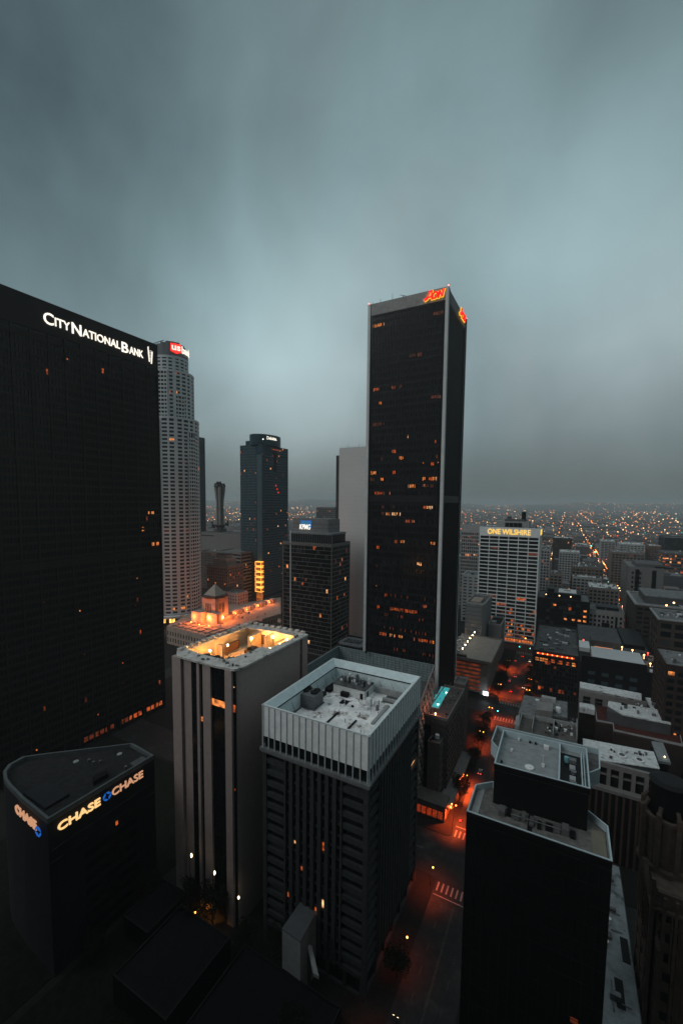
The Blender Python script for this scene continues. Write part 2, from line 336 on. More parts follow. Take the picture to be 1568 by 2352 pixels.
# ================================================================== CENTRAL OFFICE TOWER (open screened roof)
def central():
    x0, x1, y0, y1 = -82, -45, 101, 146.5; zt = 81; rb = 70.8; lb = 67.2
    t = thing('office_tower', 'pale metal clad tower in the middle foreground, its open screened roof full of machinery', 'office tower', (-63.5, 124, 0))
    rg = random.Random(3)
    B(x0+1.2, x1-1.2, y0+1.2, y1-1.2, 0, 71.5).build('wall', BLACK, t)
    # roof screen: sloping coping, outer cladding with fins
    sc = MB(); ins = 2.6
    for a, b, c, d in ((x0, x1, y0, y0+.5), (x0, x1, y1-.5, y1), (x0, x0+.5, y0+.5, y1-.5), (x1-.5, x1, y0+.5, y1-.5)): sc.box(a, b, c, d, rb, zt)
    sc.build('roof_screen', ALU, t)
    inn = MB(); zi = 73.2
    P0 = [(x0+.5, y0+.5), (x1-.5, y0+.5), (x1-.5, y1-.5), (x0+.5, y1-.5)]; P1 = [(x0+ins, y0+ins), (x1-ins, y0+ins), (x1-ins, y1-ins), (x0+ins, y1-ins)]
    zc = zt-2.2
    for i in range(4):
        j = (i+1) % 4
        k = len(inn.v); inn.v += [(*P0[i], zt-.02), (*P0[j], zt-.02), (*P1[j], zc), (*P1[i], zc)]; inn.f.append((k, k+1, k+2, k+3))
        k = len(inn.v); inn.v += [(*P1[i], zc-.5), (*P1[j], zc-.5), (*P1[j], zi), (*P1[i], zi)]; inn.f.append((k, k+1, k+2, k+3))
    inn.build('screen_lining', pm('pale_blue_panel', (.55, .66, .68), .7, 0, .15, .5), t)
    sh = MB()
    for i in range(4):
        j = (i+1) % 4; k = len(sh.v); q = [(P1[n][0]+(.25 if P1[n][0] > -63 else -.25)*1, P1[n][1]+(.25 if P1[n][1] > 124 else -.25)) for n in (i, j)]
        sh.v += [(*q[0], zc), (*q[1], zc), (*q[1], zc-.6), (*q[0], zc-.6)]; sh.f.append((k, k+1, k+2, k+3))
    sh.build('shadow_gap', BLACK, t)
    for i in range(7):
        y = y0+6+i*5.5
        MB().tube((x0+ins-.1, y, zc-.4), (x0+ins+.14, y+2.6, zi), .07).build('brace', STEEL, t)
    for i in range(6): MB().tube((x0+6+i*5, y1-ins+.1, zc-.4), (x0+8.6+i*5, y1-ins-.14, zi), .07).build('brace', STEEL, t)
    B(x0+.6, x1-.6, y0+.6, y1-.6, 72.2, zi).build('roof', pm('roof_membrane', (.74, .74, .73), .95, 0, .35, .25, .2, dirt=((.13, .1, .085), .22, .53)), t)
    for a, b, c, d in ((-79.3, -78.5, 104, 118), (-60, -50, 104, 108), (-56, -48.5, 136, 143)): B(a, b, c, d, zi+.002, zi+.03).build('walkway_pad', ROOFD, t)
    # fins and dark recessed storey
    B(x0+.6, x1-.6, y0+.6, y1-.6, 66.6, rb).build('recessed_storey', GLASS, t)
    for fc, a, b, n in ((Face('-Y', y0), x0, x1, 16), (Face('+X', x1), y0, y1, 20), (Face('-X', x0), y0, y1, 20), (Face('+Y', y1), x0, x1, 16)):
        fn = MB()
        for i in range(n+1):
            u = a+.25+(b-a-.5)*i/n; fc.box(fn, u-.12, u+.12, lb-.1, zt-.25, -.1, .26)
        fn.build('fins', FIN, t)
        cr = MB(); e = .5 if fc.ax == 'X' else .7
        fc.box(cr, a-.3, b+.3, zt-.25, zt+.05, -.3, .12); cr.build('coping', FIN, t)
    lg = MB(); lg.box(x0-.7, x1+.7, y0-.7, y1+.7, lb-1.0, lb-.12); lg.box(x0-.4, x1+.4, y0-.4, y1+.4, lb-1.6, lb-1.0); lg.build('ledge', pm('ledge_concrete', (.16, .17, .175), .9, 0, .3, .6), t)
    # shaft: ribbon windows at both ends, narrow piers between
    fr = MB(); cells = []; z1 = 65.6; z0 = 6.4; nf = 16
    bm = pm('precast_frame', (.045, .05, .053), .9, 0, .3, .6, .1)
    for side, p, a, b in (('-Y', y0+1.2, x0, x1), ('+X', x1-1.2, y0, y1), ('-X', x0+1.2, y0, y1), ('+Y', y1-1.2, x0, x1)):
        f = Face(side, p); L = b-a; m = 8.2; nb = 8 if f.ax == 'Y' else 13
        f.box(fr, a, a+.9, 0, z1, -.2, 1.25); f.box(fr, b-.9, b, 0, z1, -.2, 1.25)
        cs = grid(fr, f, a+.92, a+m, z0, z1, 1, nf, 0, 1.55, 1, .95); cs += grid(fr, f, b-m, b-.92, z0, z1, 1, nf, 0, 1.55, 1, .95)
        cs += grid(fr, f, a+m+.05, b-m-.05, z0, z1, nb, nf, 1.25, .55, 1.2, .55)
        f.box(fr, a+.9, b-.9, 0, 1.2, -.2, .9)
        for i in range(7): u = a+1+(L-3)*i/6; f.box(fr, u, u+1.0, 1.2, z0-.01, -.2, .9)
        if side in ('-Y', '+X'): cells += cs
    fr.build('facade_frame', bm, t)
    B(x0+.1, x1-.1, y0+.1, y1-.1, 65.6, 66.3).build('soffit', bm, t)
    wins(t, cells, GLASS, .05, 140, rg, .15)
    # machinery
    o = cooler(t, -81.2, 118.6, zi, 7.4, 6.2, 4.6, 2); o2 = o
    f = MB(); f.cyl(-79.2, 123.6, 1.2, zi+4.6, zi+5.1, 14); f.cyl(-75.6, 123.6, 1.2, zi+4.6, zi+5.1, 14); f.build('fan', BLACK, o)
    B(-81.6, -73.4, 118.1, 125.2, zi+.01, zi+.35).build('plant_base', STEEL, t)
    pw = MB(); pw.box(-74.8, -61.8, 134, 141.5, zi, zi+3.4); pw.build('penthouse', WHITE, t)
    MB().box(-75.1, -61.5, 133.7, 141.8, zi+3.4, zi+3.75).build('penthouse_roof', ROOFD, t)
    B(-63.6, -62.5, 133.9, 134.05, zi, zi+2.1).build('door', BLACK, t); B(-61.85, -61.7, 136, 137.2, zi, zi+2.2).build('door', BLACK, t)
    B(-71, -68, 132.4, 133.9, zi, zi+1.6).build('louvre', BLACK, t)
    for k in range(26):
        x = -74+rg.random()*11; y = 134.5+rg.random()*6; h = rg.uniform(.5, 2.4); w = rg.uniform(.3, 1.1)
        B(x, x+w, y, y+w, zi+3.75, zi+3.75+h).build('roof_equipment', rg.choice([WHITE, STEEL, BLACK]), t)
    for k in range(14):
        x = -73+rg.random()*9; y = 137+rg.random()*3; MB().tube((x, y, zi+3.7), (x+rg.uniform(-.3, .3), y, zi+rg.uniform(6, 7.4)), .06).tube((x, y, zi+5.2), (x+1.4, y+.4, zi+5.3), .05).build('antenna', STEEL, t)
    for (a, b, c, d, h, m) in ((-78, -75.5, 133, 139, 1.3, BLACK), (-79.5, -76, 128, 131, 1.1, BLACK), (-59.5, -57.8, 130, 131.8, 2.8, WHITE), (-57, -55.4, 131.5, 133, 2.2, WHITE), (-59, -57.6, 127.4, 128.6, 1.1, WHITE), (-55.2, -54.4, 129, 130, 1.6, STEEL), (-61, -49, 141.6, 142.4, 2.3, PALE), (-77, -72, 139.5, 142.8, 1.5, STEEL), (-68.7, -66, 127.5, 130.2, .35, BLACK), (-66, -65.4, 112, 121, .35, BLACK), (-58.3, -57.7, 109, 119.5, .35, BLACK), (-71.2, -70.4, 109.4, 110.2, 1.9, pm('teal_drum', (.02, .16, .2), .5)), (-56, -49, 137, 138, 1.0, PALE), (-53, -52, 120, 134, .5, PALE)):
        B(a, b, c, d, zi, zi+h).build('roof_equipment', m, t)
    for k in range(34):
        x = rg.uniform(-77, -50); y = rg.uniform(106, 133)
        if -82 < x < -73 and 117 < y < 126: continue
        mb = MB()
        if rg.random() < .5: mb.tube((x, y, zi), (x, y, zi+rg.uniform(.6, 1.8)), .09).ball(x, y, zi+.9, .18)
        else: mb.box(x, x+rg.uniform(.4, 1.6), y, y+rg.uniform(.3, .9), zi, zi+rg.uniform(.25, .9))
        mb.build('vent', rg.choice([STEEL, WHITE, BLACK]), t)
central()
# ================================================================== GREY TOWER WITH LIT SUNKEN ROOF YARD
def greytower():
    x0, x1, y0, y1 = -121, -92, 99.5, 142; z = 90
    t = thing('concrete_tower', 'grey concrete tower with tall vertical fins and a glowing lamp lit sunken roof yard', 'office tower', (-106, 121, 0))
    gm = pm('grey_precast_panel', (.32, .265, .25), .9, 0, .12, .5, .05)
    rm = pm('roof_gravel', (.5, .49, .46), .95, 0, .4, .6, .3, dirt=((.08, .09, .07), .3, .55))
    d0 = z-6.6; rx0, rx1, ry0, ry1 = -119.9, -94.9, 104.8, 138.4
    mb = MB()
    mb.box(x0+1, x1-1, y0+1, y1-1, 0, d0-.02)
    mb.build('core', BLACK, t)
    rim = MB(); rim.box(x0+1, rx0, y0+1, y1-1, d0, z); rim.box(rx1, x1-1, y0+1, y1-1, d0, z); rim.box(rx0, rx1, y0+1, ry0, d0, z); rim.box(rx0, rx1, ry1, y1-1, d0, z); rim.box(rx0, rx1, ry0, ry1, d0-.01, d0+.05)
    rim.build('roof_rim', pm('yard_plaster', (.6, .47, .32), .9, 0, .15, .4), t)
    lid = MB()
    # irregular roof slab around the yard
    def ring(inner, outer, za, zb):
        n = len(inner)
        for i in range(n):
            j = (i+1) % n; lid.prism([outer[i], outer[j], inner[j], inner[i]], za, zb)
    inner = [(-120.1, 105.6), (-113.5, 104.4), (-101.5, 104.4), (-99.6, 108), (-98.6, 121), (-94.6, 121.5), (-94.6, 137.5), (-108, 138.2), (-119.3, 137), (-120, 121)]
    outer = [(x0-.4, y0+2), (x0+3, y0-.6), (-100, y0-.6), (x1-.5, y0+.3), (x1+.7, y0+3), (x1+.7, y1-6), (x1+.5, y1+.3), (-104, y1+.5), (x0-.5, y1-1), (x0-.7, 122)]
    ring(inner, outer, z, z+.7)
    # the right hand slab is a walkway over part of the yard
    lid.box(-98.8, -94.5, 104.5, 120.9, z-.02, z+.68)
    lid.build('roof', rm, t)
    ce = MB()
    rg = random.Random(5)
    for i in range(15):
        y = y0+3+i*2.75; ce.box(x0-1.4+rg.uniform(-.4, .3), x0+.2, y, y+1.7, z-.5, z+1.5)
    for i in range(9):
        x = x0+1+i*3.1; ce.box(x, x+1.9, y1-.2, y1+1.2+rg.uniform(-.4, .4), z-.5, z+1.5)
    ce.build('roof_edge_blocks', rm, t)
    # north flank and the fins on the narrow front
    fl = MB(); fl.box(x1-.9, x1, y0+3.2, y1-5, 0, z); fl.prism([(x1-.9+(.9)*math.sin(a), y0+3.2-2.2*math.cos(a)+2.2*0) for a in [k*math.pi/12 for k in range(7)]]+[(x1-.9, y0+3.2)], 0, z)
    fl.build('flank_wall', gm, t)
    sl = MB(); sl.box(x1-.6, x1+.3, y1-3.6, y1, 0, z); sl.build('flank_fin', gm, t)
    for a, b, d in ((-121.2, -116.8, 0), (-116.4, -112.6, .9), (-109.3, -108.1, .2), (-106.5, -102.9, .3), (-96.3, -93.4, .1)):
        B(a, b, y0+d-.3, y0+2.4, 0, z-.02).build('vertical_fin', gm, t)
    B(x0-.5, x0+.9, y0+1, y1, 0, z-.6).build('side_wall', gm, t)
    gf = Face('-Y', y0+1)
    for a, b in ((-112.6, -109.3), (-108.1, -106.5), (-102.9, -96.3), (-93.4, -92.4)):
        g = MB(); gf.box(g, a, b, 0, z-.1, 0, .25); g.build('glass_strip', GLASS, t)
        m = MB(); n = max(1, int((b-a)/.95))
        for i in range(1, n): gf.box(m, a+(b-a)*i/n-.04, a+(b-a)*i/n+.04, 1, z-.2, .25, .33)
        for k in range(1, 24): gf.box(m, a, b, k*3.8-.35, k*3.8-.2, .25, .3)
        m.build('mullions', BLACK, t)
    for i in range(7): pane('lit_window', t, LITS[0], -102.8+i*.93, -102.0+i*.93, y0+.62, y0+.74, 76.2, 78.4)
    pane('lit_window', t, LITS[1], -93.3, -92.5, y0+.62, y0+.74, 76.0, 78.4); pane('lit_window', t, LITS[0], -108, -107, y0+.62, y0+.74, 69, 70.6)
    pane('lit_window', t, LITS[2], -93.2, -92.9, y0+.62, y0+.74, 84.3, 84.6); pane('lit_window', t, LITS[1], -93.2, -92.8, y0+.62, y0+.74, 49, 49.6)
    # yard contents
    yp = pm('yard_wall', (.5, .38, .24), .9, 0, .3, .7); 
    for a, b, c, d, h in ((-114, -112.5, 131, 138.1, 6), (-107, -105.8, 133, 138.1, 6.5), (-117.4, -114.5, 117, 118.2, 6.2), (-101, -99.5, 133, 138, 5)): B(a, b, c, d, d0, d0+h).build('yard_pier', yp, t)
    B(-117.4, -116.6, 120, 129, d0+1, d0+4.6).build('door', pm('brown_door', (.12, .06, .03), .6), t)
    B(-112.6, -107.1, 138, 138.15, d0+.8, d0+5).build('door', pm('brown_door', (.1, .05, .03), .6), t)
    B(-107, -103, 121, 126.5, d0+.02, d0+4.4).build('tank', pm('brown_tank', (.25, .12, .03), .5, .3, .6, .8), t)
    B(-106.4, -104, 122, 125, d0+4.4, d0+5.2).build('tank_top', BLACK, t)
    B(-101.5, -97.2, 124, 133, d0+.02, d0+3.6).build('plant_room', WHITE, t); B(-100, -98, 128, 131, d0+3.6, d0+4.6).build('roof_housing', STEEL, t)
    for i in range(9):
        B(-112+i*1.2, -111.4+i*1.2, 107+i*1.1, 111+i*1.1, d0, d0+3+rg.random()).build('duct', rg.choice([STEEL, MIDG, WHITE]), t)
    c = cooler(t, -114.5, 105.6, d0+2.2, 3.6, 3.6, 3.2, 1); c = cooler(t, -110.2, 106.0, d0+2.2, 3.6, 3.6, 3.2, 1)
    rl = MB()
    for p, q in zip(inner, inner[1:]+inner[:1]):
        n = max(1, int(math.dist(p, q)/2.2))
        for i in range(n): x, y = p[0]+(q[0]-p[0])*i/n, p[1]+(q[1]-p[1])*i/n; rl.tube((x, y, z+.7), (x, y, z+1.75), .03, 4)
        rl.tube((*p, z+1.75), (*q, z+1.75), .035, 4); rl.tube((*p, z+1.25), (*q, z+1.25), .025, 4)
    rl.build('railing', BLACK, t)
    for x, y in ((-115.5, 106.5), (-115.8, 112), (-114.5, 120), (-112, 131), (-108.5, 136.3), (-105.4, 136.8), (-98, 125.2), (-97.4, 131), (-98.2, 136.5)):
        o = MB().tube((x, y, d0), (x, y, d0+5.2), .09).build('lamp_post', STEEL, t)
        MB().ball(x, y, d0+5.4, .38, 10, 6).build('bulb', em('flood_bulb', (1, .78, .45), 30), o)
        lamp('yard_light', x, y, d0+5.4, 13000, (1, .4, .085), .4)
    for x, y, h in ((-101.8, 137, 7), (-117, 139.5, 3), (-94, 137.9, 2.5)): MB().tube((x, y, z), (x, y, z+h), .07).build('antenna', STEEL, t)
    for k in range(26):
        s = rg.random()
        if s < .45: x, y = rg.uniform(-119, -94), rg.uniform(100, 103.2)
        elif s < .75: x, y = rg.uniform(-99.5, -96), rg.uniform(105, 119)
        else: x, y = rg.uniform(-94, -92.6), rg.uniform(122, 140)
        B(x, x+rg.uniform(.3, 1.3), y, y+rg.uniform(.3, 1), z+.7, z+.8+rg.uniform(.05, .8)).build('roof_equipment', rg.choice([STEEL, ROOFD, MIDG, WHITE]), t)
greytower()
# ================================================================== TALL DARK SLAB TOWER WITH RED SIGN
def redsign():
    x0, x1, y0, y1 = -108.9, -62, 234, 280; zt = 262
    A, O, W, D = LITS
    t = thing('skyscraper', 'very tall black skyscraper with white corner columns and a red glowing crown sign', 'skyscraper', (-85, 257, 0))
    rg = random.Random(21); dk = pm('black_metal', (.016, .018, .021), .45, .1, .4, .1)
    B(x0+.6, x1-.6, y0+.6, y1-.6, 0, 255.6).build('wall', GLASS, t)
    cw = pm('crown_panel', (.3, .3, .295), .75, .1, .2, .3)
    B(x0+.1, x1-.1, y0+.1, y1-.1, 255.4, zt).build('crown', cw, t)
    rb = MB()
    for f, a, b in ((Face('-Y', y0+.1), x0, x1), (Face('+X', x1-.1), y0, y1)):
        n = 62
        for i in range(n): u = a+.6+(b-a-1.2)*i/n; f.box(rb, u, u+.22, 255.5, zt-.3, 0, .12)
    rb.build('crown_ribs', pm('rib', (.36, .36, .355), .7, .1), t)
    cc = pm('column_white', (.5, .52, .52), .7, .1, .12, .2)
    for cx, cy in ((x1, y0), (x0, y0), (x1, y1), (x0, y1)):
        sx = -1 if cx == x1 else 1; sy = 1 if cy == y0 else -1
        m = MB(); m.box(cx-sx*.45, cx+sx*1.2, cy-sy*.45, cy+sy*.5, 0, zt+.02); m.box(cx-sx*.45, cx+sx*.45, cy+sy*.5, cy+sy*1.8, 0, zt+.02); m.build('corner_column', cc, t)
        B(cx-sx*.6, cx-sx*.3, cy+sy*1.8, cy+sy*2.4, 0, zt-.5).build('corner_groove', BLACK, t)
    fr = MB(); cells = []
    for sd, p, a, b, nb in (('-Y', y0+.6, x0+2.4, x1-2.4, 44), ('+X', x1-.6, y0+3.2, y1-2.7, 40), ('-X', x0+.6, y0+3.2, y1-2.7, 40)):
        f = Face(sd, p); cs = grid(fr, f, a, b, 8, 254.6, nb, 60, .28, 1.5, .42, .2)
        if sd == '-Y': cells += cs
        f.box(fr, a, b, 254.6, 255.4, -.1, .4)
        f.box(fr, a, b, 145.5, 149.5, -.1, .5); f.box(fr, a, b, 0, 1.5, -.1, .4)
    fr.build('facade_frame', dk, t)
    # lit offices: bay ranges by storey, plus scattered single panes
    lit = {}
    def L(row, a, b, m, p=1.0):
        for i in range(a, b):
            if rg.random() < p: lit[(row, i)] = m
    A, O, W, D = LITS[0], LITS[1], LITS[2], LITS[3]
    dz_ = (254.6-8)/60; bw = (x1-x0-4.8)/44
    def K(yc, *sp):
        for xa, xb, m_, p_ in sp:
            q = at_y(803.9+.3909*xa, 631.6+.3909*yc, y0); q2 = at_y(803.9+.3909*xb, 631.6+.3909*yc, y0); i0 = int((q.x-x0-2.4)/bw); i1 = max(i0+1, int((q2.x-x0-2.4)/bw+.5)); L(int((q.z-8-1.2)/dz_), i0, i1, m_, p_)
    K(283, (125, 200, A, .8)); K(210, (490, 548, D, .7)); K(488, (345, 415, D, .9)); K(685, (135, 180, O, .7)); K(672, (245, 268, O, 1), (290, 298, D, 1)); K(730, (480, 560, D, .8)); K(768, (172, 180, A, 1)); K(890, (118, 195, D, .8)); K(960, (333, 340, A, 1), (500, 508, O, 1)); K(1050, (245, 268, O, 1), (505, 508, D, 1), (530, 540, O, 1)); K(1090, (185, 190, D, 1), (285, 310, A, 1), (478, 492, O, 1), (535, 540, O, 1))
    K(1175, (120, 150, A, .8), (247, 268, O, 1), (422, 445, A, 1), (455, 478, O, .6), (482, 507, A, 1)); K(1218, (120, 145, D, 1), (183, 190, A, 1), (342, 382, A, 1), (435, 445, A, 1), (527, 535, O, 1)); K(1258, (420, 500, D, .8)); K(1300, (145, 235, O, .6), (543, 550, O, 1)); K(1343, (188, 198, D, 1), (245, 262, D, 1)); K(1385, (155, 200, D, .6), (215, 235, A, 1), (243, 292, W, .9), (432, 445, O, 1), (448, 502, W, .9), (527, 550, O, .8)); K(1430, (330, 380, O, .7))
    K(1550, (265, 275, O, 1), (293, 320, A, .9)); K(1560, (475, 495, A, 1)); K(1582, (158, 185, O, .6)); K(1700, (375, 430, W, .6)); K(1870, (205, 212, O, 1), (240, 400, D, .3)); K(1905, (430, 525, D, .3)); K(1955, (235, 310, O, .9)); K(1975, (320, 395, O, .9)); K(1940, (430, 450, O, .8), (160, 168, O, 1)); K(2010, (200, 225, D, .8), (275, 305, D, .8), (360, 470, D, .4)); K(2065, (200, 475, D, .3)); K(2110, (175, 215, O, .9), (232, 305, A, .8)); K(2140, (370, 480, O, .6), (490, 530, A, .9)); K(2190, (200, 500, D, .2))
    rest = MB(); rest2 = MB(); nw = 0
    for c in cells:
        f, a, b, z0, z1, j, i = c
        if (j, i) in lit:
            nw += 1
            m = lit[(j, i)]
            if nw <= 240: pane('lit_window', t, m, *f.rect(a+.08, b-.08, 0, .06), z0+rg.choice([.5, .7, .9]), z1-.15)
        elif rg.random() < .002: pane('lit_window', t, A, *f.rect(a, a+.4, 0, .06), z1-.5, z1-.1)
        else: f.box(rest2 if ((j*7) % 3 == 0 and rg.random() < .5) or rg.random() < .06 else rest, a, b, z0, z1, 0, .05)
    rest.build('window', GLASS, t, kind='stuff'); rest2.build('window', pm('sky_tinted_pane', (.022, .03, .036), .3), t, kind='stuff')  # lighter pane colour stands in for reflected sky
    B(x0+.4, x1-.4, y0+.4, y1-.4, zt-.01, zt+.25).build('roof', ROOFD, t)
    # mast and small aerials on the roof edge
    for x, h in ((-102, 2.4), (-94.5, 4), (-107, 1.5)): MB().tube((x, y0+1, zt), (x, y0+1, zt+h), .12).build('antenna', STEEL, t)
    MB().tube((-89, y0+2, zt), (-88, y0+2, zt+1.8), .2).tube((-90.2, y0+2, zt+2.4), (-86.6, y0+2, zt+1.2), .14).build('window_crane', STEEL, t)
    for x, y in ((x1+.1, y0), (x0, y0), (x1, y1)): MB().ball(x, y, zt+.5, .45).build('beacon', em('beacon_red', (1, .25, .2), 3), t)
    yl = em('sign_yellow', (1, .55, .05), 1.3); rd = em('sign_red', (1, .012, .008), 1.3)
    def letters(f, u0, u1, z0, z1, sl, rev):
        # own letter shapes: slanted A, O, N with a yellow edge
        W = u1-u0; Hh = z1-z0; sg = 1
        def stroke(pts, w, mat, d, nm):
            mb = MB()
            for (a, b), (c, e) in zip(pts, pts[1:]):
                dx, dy = (c-a), (e-b); ln = math.hypot(dx, dy) or 1; nx, ny = -dy/ln*w/2, dx/ln*w/2; ex, ey = dx/ln*w*.35, dy/ln*w*.35
                q = [(a-ex+nx, b-ey+ny), (c+ex+nx, e+ey+ny), (c+ex-nx, e+ey-ny), (a-ex-nx, b-ey-ny)]
                pts8 = []
                for dd in (d, d+.35):
                    for (s_, v_) in q:
                        u = u0+W*s_/10.0; z = z0+Hh*v_/5.5
                        pts8.append((u, f.p+f.n*dd, z) if f.ax == 'Y' else (f.p+f.n*dd, u, z))
                mb.hexa(pts8)
            return mb
        Ash = [[(.6, 0.3), (1.4, .9), (2.9, 5.0), (3.7, 5.0), (3.9, .3)], [(.2, .9), (2.2, 1.7), (3.6, 1.75)]]
        Osh = [[(5.3+1.15*math.cos(k*math.pi/7)+.35*math.sin(k*math.pi/7), 2.2+1.7*math.sin(k*math.pi/7)) for k in range(15)]]
        Nsh = [[(6.9, .4), (7.6, 4.0), (8.7, .8), (9.5, 4.6)], [(6.9, .4), (7.4, 3.4)]]
        for nm, mt, w, d in (('sign_letter', yl, 1.2, .5), ('sign_letter', rd, .86, .9)):
            for sh_ in (Ash, Osh, Nsh):
                mb = MB()
                for st in sh_:
                    q = stroke(st, w, mt, d, nm); k = len(mb.v); mb.v += q.v; mb.f += [tuple(a+k for a in ff) for ff in q.f]
                mb.build(nm, mt, t)
    letters(Face('-Y', y0), -75.0, -63.4, 256.4, 261.6, 0, 0)
    letters(Face('+X', x1), 258.5, 273.5, 256.6, 262.2, 0, 0)
redsign()
# ================================================================== BANK TOWER, LEFT EDGE
def banktower():
    x1, x0, y0, y1, zt = -242, -300, 92, 192, 247
    t = thing('bank_skyscraper', 'huge dark skyscraper filling the left edge, a white glowing bank name along its top', 'skyscraper', (-270, 142, 0))
    rg = random.Random(11)
    B(x0+.5, x1-.5, y0+.5, y1-.5, 0, 232).build('wall', GLASS, t)
    B(x0, x1, y0, y1, 231, zt).build('crown', BRONZE, t)
    B(x0+.5, x1-.5, y0+.5, y1-.5, zt, zt+.3).build('roof', ROOFD, t)
    fr = MB(); cells = []
    for sd, p, a, b, nb in (('+X', x1-.5, y0, y1, 60), ('-Y', y0+.5, x0, x1, 34), ('+Y', y1-.5, x0, x1, 34)):
        f = Face(sd, p); cs = grid(fr, f, a, b, 8, 226, nb, 50, .35, 1.6, .35, .3)
        if sd == '+X': cells += [c for c in cs if (c[1]+c[2])/2 > 108]
        for i in range(0, nb+1, 5): u = a+(b-a)*i/nb; f.box(fr, max(a, u-.5), min(b, u+.5), 0, 231, -.1, .7)
        f.box(fr, a, b, 226, 229, -.1, .45); f.box(fr, a, b, 0, 1, -.1, .3); f.box(fr, a, b, 108, 112, -.1, .5)
    fr.build('facade_frame', BRONZE, t)
    lr = [c for c in cells if rg.random() < .013]
    s = set(id(c) for c in lr); n = 0
    for c in cells:
        f, a, b, z0, z1, j, i = c
        if id(c) in s:
            m = rg.choice([LITS[0], LITS[1], LITS[1], LITS[3]]); k = rg.random()
            if k < .6: a = b-.7; z0 = z1-.8
            pane('lit_window', t, m, *f.rect(a, b, 0, .06), z0, z1)
    for px, py in ((343, 1178), (352, 1178), (330, 1214), (353, 1248), (363, 1247)):
        p = at_x(px, py, x1); pane('lit_window', t, LITS[0], x1-.5, x1-.3, p.y-.8, p.y+.8, p.z-1.6, p.z+1)
    rest = MB()
    for c in cells:
        if id(c) not in s: c[0].box(rest, c[1], c[2], c[3], c[4], 0, .05)
    rest.build('window', GLASS, t, kind='stuff')
    # lobby level with a lit row
    for i in range(17):
        if i in (6, 12): continue
        y = 136+i*3.2; pane('lit_window', t, LITS[1] if i > 8 else LITS[3], x1-.44, x1-.3, y, y+2.3, 3.2, 6.0)
    wt = em('sign_white', (1, .93, .8), 1.25)
    f = Face('+X', x1); xx = 0
    words = [('C', 1), ('ITY', 0), (' ', 0), ('N', 1), ('ATIONAL', 0), (' ', 0), ('B', 1), ('ANK', 0)]
    wd = {'C': 5.9, 'ITY': 9.0, 'N': 6.2, 'ATIONAL': 25.5, 'B': 5.4, 'ANK': 11.2}
    tot = sum(wd.get(w, .35) for w, _ in words)+4*.45; k = (181.6-123.2)/tot; u = 123.2
    zb0, zb1 = 236.1, 234.9
    for w, big in words:
        if w == ' ': u += .35*k; continue
        W = wd[w]*k; h = 5.9 if big else 4.4; zz = zb0+(zb1-zb0)*(u-123)/58
        sign('sign_letters', t, w, wt, f, u, u+W-.35, zz-.5 if big else zz, zz-.5+h if big else zz+h, .5, .014)
        u += W+.25*k
    lg = MB(); c0 = 184.2
    lg.hexa([(x1+.5, c0, 243), (x1+.9, c0, 243), (x1+.9, c0+.7, 243), (x1+.5, c0+.7, 243), (x1+.5, c0, 243.4), (x1+.9, c0, 243.4), (x1+.9, c0+.7, 243.4), (x1+.5, c0+.7, 243.4)])
    def bar(ya, za, yb, zb, w): lg.hexa([(x1+.5, ya, za), (x1+.9, ya, za), (x1+.9, ya+w, za), (x1+.5, ya+w, za), (x1+.5, yb, zb), (x1+.9, yb, zb), (x1+.9, yb+w, zb), (x1+.5, yb+w, zb)])
    bar(184.9, 234.2, 184.1, 242.9, .55); bar(186.3, 233.4, 187, 241.2, .65)
    for i in range(7): z = 235+i*.95; lg.hexa([(x1+.5, 185, z), (x1+.9, 185, z), (x1+.9, 185, z+.22), (x1+.5, 185, z+.22), (x1+.5, 186.6, z+.7), (x1+.9, 186.6, z+.7), (x1+.9, 186.6, z+.92), (x1+.5, 186.6, z+.92)][:4]+[(x1+.5, 186.6, z+.7), (x1+.9, 186.6, z+.7), (x1+.9, 186.6, z+.92), (x1+.5, 186.6, z+.92)])
    lg.build('ladder_emblem', wt, t)
banktower()
